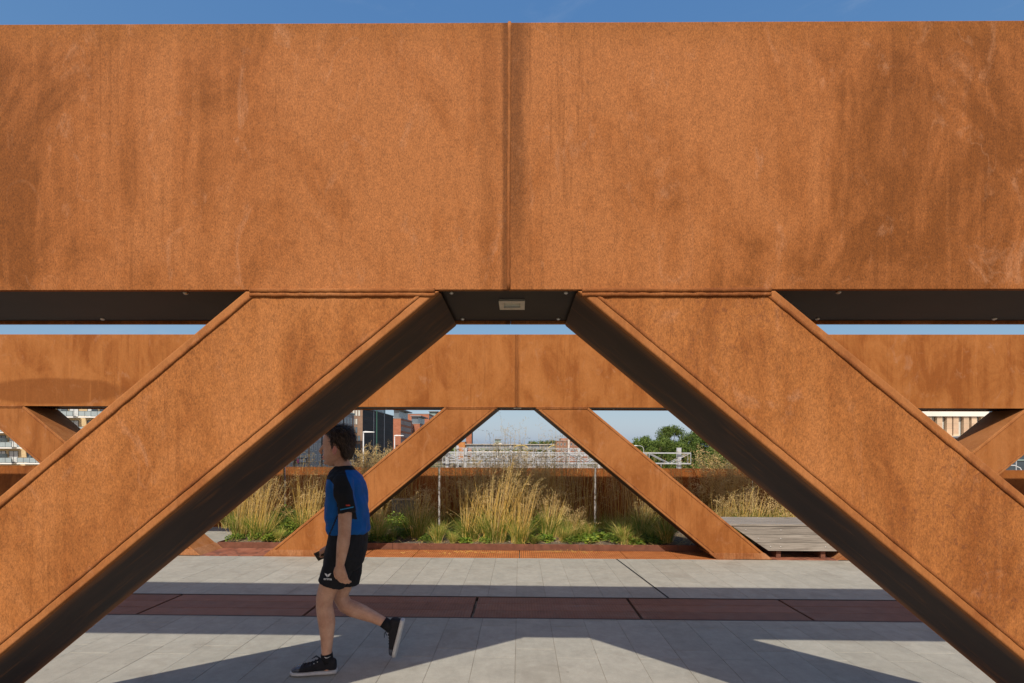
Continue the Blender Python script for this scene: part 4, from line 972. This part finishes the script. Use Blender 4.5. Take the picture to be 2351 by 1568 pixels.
# ---- trees
TL = [leafmat('tree leaf light', (.12, .18, .03), (.18, .24, .05), trans=.2), leafmat('tree leaf mid', (.07, .12, .02), (.11, .16, .035), trans=.2), leafmat('tree leaf dark', (.035, .07, .015), (.06, .10, .022), trans=.15)]
BARK = plain('bark', (.10, .075, .055), .9, .25, 2, bump=.3)
def tree(px, py, Y, rx, label, rs, n=13000, cat='tree', leaf=.20, group=None):
    random.seed(rs); p = at(px, py, Y); H = p.z-ZG; o = empty('tree', (p.x, Y, ZG), label, cat, group)
    q = MB(); tr = .028*H; q.tube([(0, 0, 0), (.1, 0, H*.25), (-.1, .1, H*.55), (0, 0, H*.85)], [tr, tr*.75, tr*.45, tr*.12], 8)
    cl = []
    for i in range(60):
        a = random.uniform(0, 6.28); t = random.random(); z = H*(.26+.66*t); r = rx*math.sqrt(max(.03, 1-((t-.38)/.66)**2))*random.uniform(.35, .98)
        c = Vector((math.cos(a)*r, math.sin(a)*r, z)); cl.append((c, rx*random.uniform(.20, .36)))
        if i < 16: q.tube([(0, 0, z*.6), c*.5+Vector((0, 0, z*.4)), c], [tr*.3, tr*.16, tr*.04], 5, cap=False)
    cl.append((Vector((0, 0, H-rx*.28)), rx*.28))
    q.build('trunk', BARK, o, True); lf = MB()
    for i in range(n):
        c, r = random.choice(cl); d = Vector((random.gauss(0, 1), random.gauss(0, 1), random.gauss(0, .8))).normalized()*r*random.random()**.35
        pp = c+d; pp.z = min(pp.z, H); nrm = (d.normalized()+Vector((random.gauss(0, .6), random.gauss(0, .6), random.gauss(.3, .6)))).normalized(); u = nrm.orthogonal().normalized(); v = nrm.cross(u); s = leaf*random.uniform(.5, 1.2)
        lf.face([pp-u*s, pp-v*s*.55, pp+u*s, pp+v*s*.55], random.choices((0, 1, 2), (4, 4, 1))[0])
    lf.build('crown', TL, o)
tree(1478, 1000, 118, 4.4, 'rounded green tree nearest the right brace of the far truss', 31)
tree(1541, 975, 125, 4.7, 'tallest green tree behind the gantry post', 32, 15000)
tree(1516, 1001, 112, 4.0, 'lower green tree left of the tallest one', 33)
tree(1592, 986, 122, 4.4, 'dark green tree right of the tallest one', 34)
tree(1625, 992, 116, 4.2, 'green tree beside the dark near brace', 35)
tree(1570, 1012, 108, 3.6, 'low yellowish green tree before the dark one', 36)
tree(1680, 998, 120, 5, 'green tree mostly hidden by the dark near brace', 37)
for i, (px, py) in enumerate(((1222, 1012), (1238, 1009), (1252, 1011), (1268, 1008), (1140, 1017), (1128, 1019))):
    tree(px, py, 430, 6.5, ('first', 'second', 'third', 'fourth', 'fifth', 'sixth')[i if i < 4 else 9-i] + ' small distant tree on the skyline, counted from the left ' + ('right of the arch middle' if i < 4 else 'beside the white building') , 50+i, 1600, leaf=.6, group='distant skyline trees')
random.seed(77); wd = MB()                       # far wood closing the skyline, one mass
for i in range(26000):
    x = random.uniform(-900, 900); y = random.uniform(760, 800); hgt = 13.5 + 3.5*mnoise.noise((x*.012, 0, 0)) + 2.2*mnoise.noise((x*.06, 3, 0)); z = ZG + hgt*random.random()**.5
    s_ = random.uniform(1.0, 2.4); nrm = Vector((random.gauss(0, .6), -1, random.gauss(.5, .6))).normalized(); u = nrm.orthogonal().normalized(); v = nrm.cross(u); p = Vector((x, y, z))
    wd.face([p-u*s_, p-v*s_*.7, p+u*s_, p+v*s_*.7], random.choice((0, 1, 1, 2)))
tag(wd.build('distant_wood', TL), 'far off strip of woodland along the horizon', 'wood', kind='stuff')
# ---- parked cars beside the tracks
def car(px, py, rz, col, label):
    g = gnd(px, py, ZG); o = empty('parked_car', (g.x, g.y, ZG), label, 'car', 'parked cars'); o.rotation_euler = (0, 0, rz)
    pm = plain('car paint '+label, col, .3, .05, spec=.5)
    q = MB(); q.prism([(-2.1, .35), (2.1, .35), (2.15, .75), (1.2, .92), (-1.9, .98), (-2.15, .8)], -.85, .85); q.build('body', pm, o, bevel=.06)
    q = MB(); q.prism([(-1.8, .981), (1.1, .925), (.4, 1.42), (-1.2, 1.45)], -.72, .72); q.build('windows', GLASS, o, bevel=.05)
    q = MB(); q.prism([(-1.15, 1.451), (.35, 1.421), (.3, 1.47), (-1.1, 1.5)], -.68, .68); q.build('roof', pm, o)
    for x in (-1.3, 1.3):
        for y in (-.78, .78): q = MB(); q.tube([(x, y-.1, .32), (x, y+.1, .32)], .32, 12); q.build('wheel', M['black_gap'], o)
    for y in (-.6, .6): q = MB(); q.box(2.05, 2.17, y-.2, y+.2, .6, .72); q.build('headlight', LGL, o)
car(1026, 1068, .3, (.05, .06, .09), 'dark blue parked car below the left brace'); car(1042, 1062, .3, (.30, .31, .33), 'silver parked car behind the dark blue one'); car(1018, 1058, .3, (.45, .45, .46), 'white parked car farthest behind the left gantry end')
car(1050, 1073, .3, (.02, .02, .025), 'black parked car nearest the parapet')

# ================================================================== the walking person
random.seed(21)
YB = 3.60
def proj(p):
    v = Vector(p) - Vector((0, 0, CAM_H)); d = v.dot(_f); return 1175.5 + FPX*v.dot(_r)/d, 1036.0 - FPX*v.dot(_u)/d
def limb(mb, pts, n=14, e=2.0, ends=True):
    C = [at(p[0], p[1], YB+p[2]) for p in pts]; k = len(C); secs = []
    for i in range(k):
        t = (C[min(i+1, k-1)]-C[max(i-1, 0)]).normalized(); A = t.cross(Vector((0, 1, 0))); A = A.normalized() if A.length > 1e-3 else Vector((1, 0, 0)); B = A.cross(t).normalized()
        ra = pts[i][3]; rb = pts[i][4] if len(pts[i]) > 4 else ra
        if i == 0 and ends: secs.append((C[0]-t*ra*.55, ra*.6, rb*.6, A, B))
        secs.append((C[i], ra, rb, A, B))
        if i == k-1 and ends: secs.append((C[i]+t*ra*.55, ra*.6, rb*.6, A, B))
    mb.loft(secs, n, 0, e)
def levels(mb, rows, lat=0.0, e=2.2, n=28):
    """stack of horizontal rings: (py, px_front, px_back, half width[, lateral shift])"""
    secs = []
    for r in rows:
        a = at(r[1], r[0], YB+lat); b = at(r[2], r[0], YB+lat)
        secs.append(((a+b)/2, (b.x-a.x)/2, r[3], (1, 0, 0), (0, 1, 0)))
    mb.loft(secs[::-1], n, 0, e)
def remesh(mb, name, voxel, smooth, mats, parent, noise=None):
    o = bpy.data.objects.new('tmp', mb.mesh('tmp', mats)); md = o.modifiers.new('r', 'REMESH'); md.mode = 'VOXEL'; md.voxel_size = voxel
    if smooth: sm = o.modifiers.new('s', 'SMOOTH'); sm.factor = .5; sm.iterations = smooth
    me = evaluated(o)
    if noise:
        co = [v.co + v.normal*noise(v.co) for v in me.vertices]; me.vertices.foreach_set('co', [x for c in co for x in c]); me.update()
    me.name = name; me.polygons.foreach_set("use_smooth", [True]*len(me.polygons)); me.materials.clear()
    for m_ in mats: me.materials.append(m_)
    ob = bpy.data.objects.new(name, me); link(ob, parent); return ob
def bvh(ob): return BVHTree.FromPolygons([v.co[:] for v in ob.data.vertices], [p.vertices[:] for p in ob.data.polygons])
def onto(tree, px, py, off=.0025):
    d = ray(px, py).normalized(); h = tree.ray_cast(Vector((0, 0, CAM_H)), d)[0]
    return (h - d*off) if h else None

def skin():
    m = NT('skin'); v = m.noise(m.pos(), 14, 4, .6); c = m.ramp(v, [(.25, (.46, .235, .15)), (.5, (.55, .31, .205)), (.75, (.62, .37, .255))]); v2 = m.noise(m.pos(), 90, 3, .7); c = m.mix(.6, c, m.ramp(v2, [(.3, .86), (.7, 1.1)]), 'MULTIPLY'); m.color(c); m.set(.55, 0, .35)
    m.b.inputs["Subsurface Weight"].default_value = .08; m.b.inputs["Subsurface Radius"].default_value = (.01, .004, .002); return m.mat
SKIN = skin()
BLK = plain('black sports fabric', (.012, .012, .014), .8, .25, 40); BLU = plain('blue sports fabric', (.003, .092, .32), .7, .12, 18)
SHO = plain('black short fabric', (.011, .011, .014), .75, .25, 30); SOLE = plain('white rubber sole', (.52, .52, .50), .6, .12, 20); SHU = plain('black suede', (.016, .016, .019), .8, .3, 30)
TOE = plain('scuffed shiny toe cap', (.06, .07, .09), .25, .5, 40, spec=.6); WHM = plain('white print', (.75, .75, .75), .6, .05); HAIRM = [plain('dark brown hair', (.026, .016, .010), .5, .3, 30, spec=.4), plain('brown hair', (.06, .037, .022), .5, .3, 30, spec=.4), plain('light brown hair', (.12, .075, .045), .45, .3, 30, spec=.4)]

man = empty('person', (at(785, 1545, YB).x, YB, 0), 'walking person in blue black jersey, black shorts and dark sneakers holding a phone', 'person')
def child(ob): ob.parent = man; ob.matrix_parent_inverse = Matrix.Translation(-Vector(man.location)); return ob
b = MB()
levels(b, [(1084, 766, 815, .08), (1100, 772, 820, .12), (1140, 768, 826, .14), (1200, 770, 828, .135), (1250, 772, 826, .14), (1285, 774, 818, .13)])
limb(b, [(799, 1098, 0, .062, .066), (791, 1078, 0, .056, .058), (783, 1058, 0, .053, .055), (781, 1040, 0, .05, .052)])
# head
HR = [(983, 766, 794, .030), (986, 757, 802, .050), (991, 750, 807, .064), (1000, 745, 810.5, .073), (1010, 743, 811, .077), (1018, 742.3, 811, .0775), (1025, 744.2, 810, .076), (1033, 743.8, 807.5, .0735),
      (1041, 743.2, 803, .070), (1049, 743.8, 797, .064), (1056, 745.2, 790, .056), (1062, 747.5, 783, .046), (1067, 751.5, 776, .033), (1070, 757, 771, .018)]
levels(b, HR, e=2.15, n=36)
limb(b, [(744.5, 1020, 0, .009, .010), (739.5, 1028, 0, .012, .012), (735, 1035.5, 0, .0135, .015), (738.5, 1041, 0, .010, .014)], 10)
for px, py, lat, r in ((742.3, 1047.8, 0, (.009, .021, .006)), (742.6, 1053.3, 0, (.010, .019, .006)), (748.5, 1063, 0, (.019, .021, .014)), (747, 1016.5, 0, (.013, .046, .009)), (756, 1040, -.042, (.026, .022, .024)), (756, 1040, .042, (.026, .022, .024)), (770, 1052, -.05, (.035, .014, .016)), (770, 1052, .05, (.035, .014, .016))):
    b.ball(at(px, py, YB+lat), r, 10)
for s in (-1, 1):                                # ears: shell with rim
    c = at(768, 1035, YB+s*.083); b.ball(c, (.017, .013, .031), 10)
    b.tube([c + Vector((.003+.017*math.cos(t), s*.016, .003+.029*math.sin(t))) for t in [-1.9+3.9*i/10 for i in range(11)]], .0065, 7)
# arms
limb(b, [(792, 1112, -.155, .046), (793, 1150, -.20, .046), (792, 1190, -.21, .047), (791, 1224, -.215, .043), (788, 1248, -.215, .045, .042), (784, 1275, -.21, .037, .034), (780.5, 1297, -.205, .030, .024)])
limb(b, [(798, 1112, .155, .046), (803, 1165, .20, .046), (806, 1216, .20, .044), (790, 1238, .18, .044), (770, 1252, .16, .034), (756, 1259, .14, .028, .024)])
# left hand: palm, four curled fingers, thumb
limb(b, [(780, 1295, -.205, .029, .020), (781, 1306, -.205, .036, .017), (783.5, 1319, -.203, .041, .016), (785, 1325, -.200, .038, .013)], 14, 2.4)
for i, (px, L) in enumerate(((774.5, .88), (781.5, 1.0), (788.5, .97), (795, .80))):
    limb(b, [(px, 1321, -.203, .0095), (px+2.0, 1321+10*L, -.205, .0088), (px+6*L+2, 1321+16.5*L, -.196, .0080), (px+12.5*L+1, 1321+18.5*L, -.182, .0070)], 8)
limb(b, [(772, 1303, -.196, .0125), (768.5, 1313, -.190, .0105), (769.5, 1322, -.184, .0095), (773, 1329, -.180, .0078)], 8)
# right hand round the phone
limb(b, [(757, 1258.5, .14, .027, .022), (749, 1263, .128, .030, .018), (742, 1267, .122, .028, .015)], 12, 2.4)
for i in range(4):
    px, py = 752-4.6*i, 1261.5+2.9*i
    limb(b, [(px, py-6, .120, .0085), (px-2.5, py-8, .100, .0082), (px-3.5, py-3, .088, .0078), (px-2.5, py+4, .087, .0068)], 8)
limb(b, [(752, 1270, .125, .0105), (744, 1277.5, .112, .0095), (738, 1279, .098, .0085), (733.5, 1277, .090, .007)], 8)
# legs
limb(b, [(797, 1262, -.075, .070), (780, 1297, -.088, .076, .076), (757, 1340, -.095, .073, .075), (746, 1372, -.10, .0615, .062), (744.5, 1390, -.10, .0585, .06), (748, 1412, -.10, .062, .058), (750.5, 1432, -.10, .060, .056), (751, 1462, -.10, .047, .045), (750, 1495, -.10, .0365, .036), (752, 1535, -.10, .037, .036)])
limb(b, [(798, 1262, .075, .070), (796, 1300, .083, .076), (787, 1348, .085, .067), (782, 1370, .085, .059), (792, 1389, .085, .058), (812, 1398.5, .085, .061, .058), (832, 1406, .085, .056, .053), (858, 1417, .085, .044, .042), (884, 1430, .085, .0355, .035), (902, 1443, .085, .035, .034)])
b.ball(at(741, 1380, YB-.10), (.028, .035, .034), 10); b.ball(at(778.5, 1377, YB+.085), (.03, .035, .036), 10)   # kneecaps
REDSKIN = plain('reddish skin', (.56, .23, .165), .5, .12, 30, spec=.35)
body = child(remesh(b, 'body', .0045, 4, [SKIN, REDSKIN], None))
for p in body.data.polygons:
    px, py = proj(p.center); o_ = abs(p.center.y-YB)
    if (abs(px-768) < 7 and abs(py-1035) < 11 and o_ > .079) or (px < 744 and 1045.5 < py < 1055.5) : p.material_index = 1
# eyes and brows
EYE = [plain('eye white', (.6, .58, .55), .2, .05), plain('dark iris', (.03, .02, .015), .2, .1)]
for s in (-1, 1):
    c = at(751.3, 1025.5, YB+s*.034); e = MB(); e.ball(c, (.0118, .0118, .0095), 10); e.ball(c+Vector((-.0078, s*-.0002, 0)), (.0050, .0056, .0054), 8, 1); child(e.build('eye', EYE, None, True))
    e = MB(); e.tube([at(746.5, 1016.8, YB+s*.018), at(747.2, 1015.2, YB+s*.034), at(751, 1016, YB+s*.050), at(756, 1019, YB+s*.060)], [.0035, .0045, .0042, .002], 6); child(e.build('eyebrow', HAIRM[0], None, True))
# hair: cap plus locks
h = MB(); levels(h, [(979.5, 765, 793, .034), (982, 756, 802, .054), (986, 750, 808, .070), (992, 748, 812, .079), (1000, 750, 814.5, .0835), (1009, 755.5, 815, .0835), (1017, 760.5, 814.5, .0825), (1024, 773, 813, .0805), (1031, 781, 811, .078), (1039, 785, 808, .0735), (1046, 789, 804, .066), (1051, 792, 800, .055)], e=2.15, n=30)
for s in (-1, 1): limb(h, [(761, 1012, s*.0765, .018, .008), (761.5, 1022, s*.077, .009, .005), (762, 1028, s*.076, .006, .003)], 8)
limb(h, [(752, 990, -.05, .016), (749, 985, -.02, .018), (748, 984, .02, .018), (752, 990, .05, .016)], 10)
hair = child(remesh(h, 'hair', .0055, 2, HAIRM, None, lambda c: .0035*mnoise.noise(c*55)+.002*mnoise.noise(c*140)))
lk = MB(); vs = hair.data.vertices
for i in range(5200):
    v = random.choice(vs); n = v.normal; p = Vector(v.co)
    fl = Vector((.85, 0, -.25)) + Vector((0, 0, .7))*max(0, -n.x)*(1 if n.z > 0 else 0) + Vector((random.gauss(0, .18), random.gauss(0, .25), random.gauss(0, .18)))
    if n.x > .3 or abs(n.y) > .6: fl += Vector((-.3, 0, -.8))
    t = (fl - n*fl.dot(n)); 
    if t.length < .05: continue
    t.normalize(); L = random.uniform(.015, .055); sd = t.cross(n)*.0013; up_ = 1.0 + 3.2*max(0, n.z); q0, q1, q2 = p-n*.001, p+t*L*.5+n*random.uniform(.002, .006)*up_, p+t*L+n*random.uniform(-.001, .008)*up_+Vector((random.gauss(0, .004), random.gauss(0, .004), random.gauss(0, .003)))
    lk.add([q0-sd, q0+sd, q1+sd*.8, q1-sd*.8, q2], [(0, 1, 2, 3), (3, 2, 4)], random.choice((0, 0, 1, 1, 2)))
lo = child(lk.build('hair_locks', HAIRM, None)); tag(lo, kind='stuff')
# jersey
j = MB()
levels(j, [(1070, 771, 806, .062), (1077, 765, 814, .078), (1084, 760, 822, .125), (1093, 757, 829, .172), (1106, 755.5, 834, .188), (1130, 754, 838.5, .192), (1155, 753, 841, .190), (1182, 753.5, 843, .188), (1205, 755, 845, .188), (1217, 756.5, 844.5, .186), (1221, 758, 842, .182)], e=2.35, n=36)
limb(j, [(789, 1100, -.145, .075, .055), (788, 1112, -.175, .074, .058), (791, 1135, -.195, .070, .060), (794.5, 1158, -.205, .066, .060), (797.5, 1177, -.212, .0645, .060)], 18, 2.2, False)
limb(j, [(795, 1100, .145, .075, .055), (798, 1135, .195, .070, .060), (803, 1177, .212, .0645, .060)], 18, 2.2, False)
def wr(c):
    return (.011*mnoise.noise((c.x*6+c.z*6, c.y*7, c.z*9-c.x*4)) + .006*mnoise.noise((c.x*30, c.y*20, c.z*12))) + .005*max(0, (1.30-c.z)/.3)*math.sin(c.z*60+c.x*25+3*mnoise.noise(c*8))
jersey = child(remesh(j, 'jersey', .0055, 4, [BLU, BLK], None, wr))
def lerp(x, t):
    for (a, c), (a2, c2) in zip(t, t[1:]):
        if x <= a2: return c + (c2-c)*max(0, (x-a))/(a2-a)
    return t[-1][1]
XF = [(1060, 740), (1102, 758), (1116, 769), (1180, 776), (1192, 777)]; XB = [(1060, 792), (1083, 793), (1099, 798), (1127, 810), (1163, 814), (1192, 820)]
for p in jersey.data.polygons:
    px, py = proj(p.center); out = abs(p.center.y-YB)
    k = (py < 1101 and px < 793) or py < 1079 or (py < 1192 and XF[0][1] < lerp(py, XF) < px < lerp(py, XB))
    if out > .213 and py < 1185: k = True
    if 1183 < py and abs(px-(775-(py-1183)*.42)) < 1.7: k = True
    p.material_index = 1 if k else 0
jt = bvh(jersey)
def decal(name, pts_rows, mat, tree, parent_off=.0028):
    q = MB(); ok = []
    for row in pts_rows:
        r = [onto(tree, x, y, parent_off) for x, y in row]
        if None in r: return
        ok.append(r)
    for a, c in zip(ok, ok[1:]):
        for i in range(len(a)-1): q.face([a[i], a[i+1], c[i+1], c[i]])
    return child(q.build(name, mat))
decal('cuff_stripe', [[(781+3.4*i, 1170.3-.62*i-.01*i*i+dy) for i in range(10)] for dy in (-1.2, 1.2)], plain('light blue trim', (.04, .25, .45), .6), jt)
decal('sleeve_mark', [[(794+2*i, y) for i in range(6)] for y in (1158.6, 1161.8)], plain('red mark', (.5, .05, .03), .6), jt)
# shorts
t = MB(); levels(t, [(1209, 764, 838, .165), (1222, 761, 840, .176), (1245, 757, 840, .186), (1268, 751, 838, .19), (1292, 748, 832, .185), (1305, 757, 824, .16)], e=2.3, n=36)
limb(t, [(788, 1270, -.088, .115, .10), (772, 1312, -.092, .104, .10), (761, 1341, -.096, .097, .10)], 22, 2.2, False)
limb(t, [(800, 1275, .088, .11, .10), (799, 1312, .09, .10, .10), (796, 1340, .09, .090, .098)], 22, 2.2, False)
shorts = child(remesh(t, 'shorts', .0055, 4, [SHO], None, lambda c: .004*mnoise.noise((c.x*14, c.y*10, c.z*7))+.002*mnoise.noise(c*35)))
st_ = bvh(shorts)
# print on the shorts: wings and lettering
for sgn in (-1, 1):
    cx = 752.5
    decal('wing_emblem', [[(cx+sgn*(.3+7.2*u), 1319.3-5.2*u+1.6*u*u) for u in [i/5 for i in range(6)]], [(cx+sgn*(.3+5.6*u), 1324.6-4.0*u*u-1.2*u) for u in [i/5 for i in range(6)]]], WHM, st_)
cu = bpy.data.curves.new('t', 'FONT'); cu.body = 'erima'; cu.size = 1; cu.align_x = 'CENTER'; cu.resolution_u = 3; cu.offset = .02
to = bpy.data.objects.new('t', cu); me = evaluated(to)
for v in me.vertices:
    q = onto(st_, 752.3+v.co.x*8.3, 1331.6-v.co.y*8.0+.04*(v.co.x*8.3), .003)
    v.co = q if q else at(752, 1330, YB-.25)
me.materials.clear(); me.materials.append(WHM); child(link(bpy.data.objects.new('lettering', me)))
# socks and shoes
def shoe(name, O, F, U, L):
    F = Vector(F).normalized(); U = Vector(U).normalized(); W = F.cross(U).normalized(); O = Vector(O)
    prof = [(0.0, .022, .072), (.04, .031, .084), (.12, .036, .092), (.25, .038, .094), (.38, .039, .086), (.52, .044, .066), (.66, .049, .053), (.80, .050, .046), (.90, .044, .040), (.96, .034, .033), (1.0, .015, .022)]
    q = MB(); q.loft([(O+F*s*L+U*(.020+h/2), w, h/2, W, U) for s, w, h in prof], 18, 0, 2.7); up = child(remesh(q, name, .005, 3, [SHU, TOE], None, lambda c: .0012*mnoise.noise(c*60)))
    for p in up.data.polygons:
        if (p.center-O).dot(F) > .78*L: p.material_index = 1
    q = MB(); q.loft([(O+F*((s-.5)*1.035+.5)*L+U*.015, w+.006, .015, W, U) for s, w, h in prof], 20, 0, 3.2); q.build('sole', SOLE, up, True, bevel=.003)
    q = MB()
    for i in range(5):
        s = .40+.075*i; hh = .020+(.088-.0235*i*.55-.012*i)*1.0
        c0 = O+F*s*L+U*(.020+[.083, .072, .062, .056, .052][i]+.004); q.tube([c0-W*.026-U*.010, c0-W*.010, c0+W*.010, c0+W*.026-U*.010], .0028, 6)
    c0 = O+F*.37*L+U*.112; q.tube([c0, c0+F*.03+U*.012+W*.012, c0+F*.05-U*.004+W*.02], .0025, 6); q.tube([c0, c0+F*.025+U*.014-W*.012, c0+F*.052+U*.004-W*.022], .0025, 6)
    q.build('laces', BLK, up, True)
    q = MB()
    for i in range(5):
        s = .40+.075*i
        for sg in (-1, 1): q.ball(O+F*s*L+U*(.020+[.083, .072, .062, .056, .052][i]-.008)+W*sg*.030, (.004, .004, .004), 6)
    q.build('eyelets', SOLE, up, True); return up
oL = at(772, 1551, 3.505); oL.z = 0.001
shoe('sneaker', oL, (-1, -.12, 0), (0, 0, 1), .312)
oR = at(929, 1424, YB+.085)
shoe('sneaker', oR, (-.23, 0, -.97), (-.97, 0, .23), .285)
q = MB(); limb(q, [(750, 1500, -.10, .041, .041), (752, 1520, -.10, .043, .042)], 16, 2, False); so1 = child(q.build('sock', BLK, None, True))
q = MB(); limb(q, [(880, 1428, .085, .041, .041), (900, 1441, .085, .044, .042)], 16, 2, False); child(q.build('sock', BLK, None, True))
tk = bvh(so1); decal('sock_tick', [[(744, 1507.5), (747, 1511.2), (751, 1511.0), (755, 1509.2), (758.5, 1507)], [(745, 1508.2), (747.5, 1509.8), (751, 1509.9), (755, 1508.6), (758.5, 1506.8)]], WHM, tk)
# the phone in the right hand
ph = empty('smartphone', at(744, 1271, YB+.105), 'dark brown smartphone held low in front of the black shorts', 'phone')
q = MB(); q.box(-.074, .074, -.0045, .0045, -.036, .036); pb = q.build('case', plain('brown phone case', (.045, .035, .022), .4, .2, 20), ph, bevel=.004)
q = MB(); q.box(-.068, .068, .0047, .0052, -.033, .033); q.build('screen', GLASS, ph)
q = MB(); q.box(-.064, -.044, -.0065, -.0047, .010, .030); q.build('camera_bump', plain('lens glass', (.02, .02, .025), .2, .1, spec=.6), ph, bevel=.001)
ph.rotation_euler = (math.radians(20), math.radians(-24), math.radians(-8))
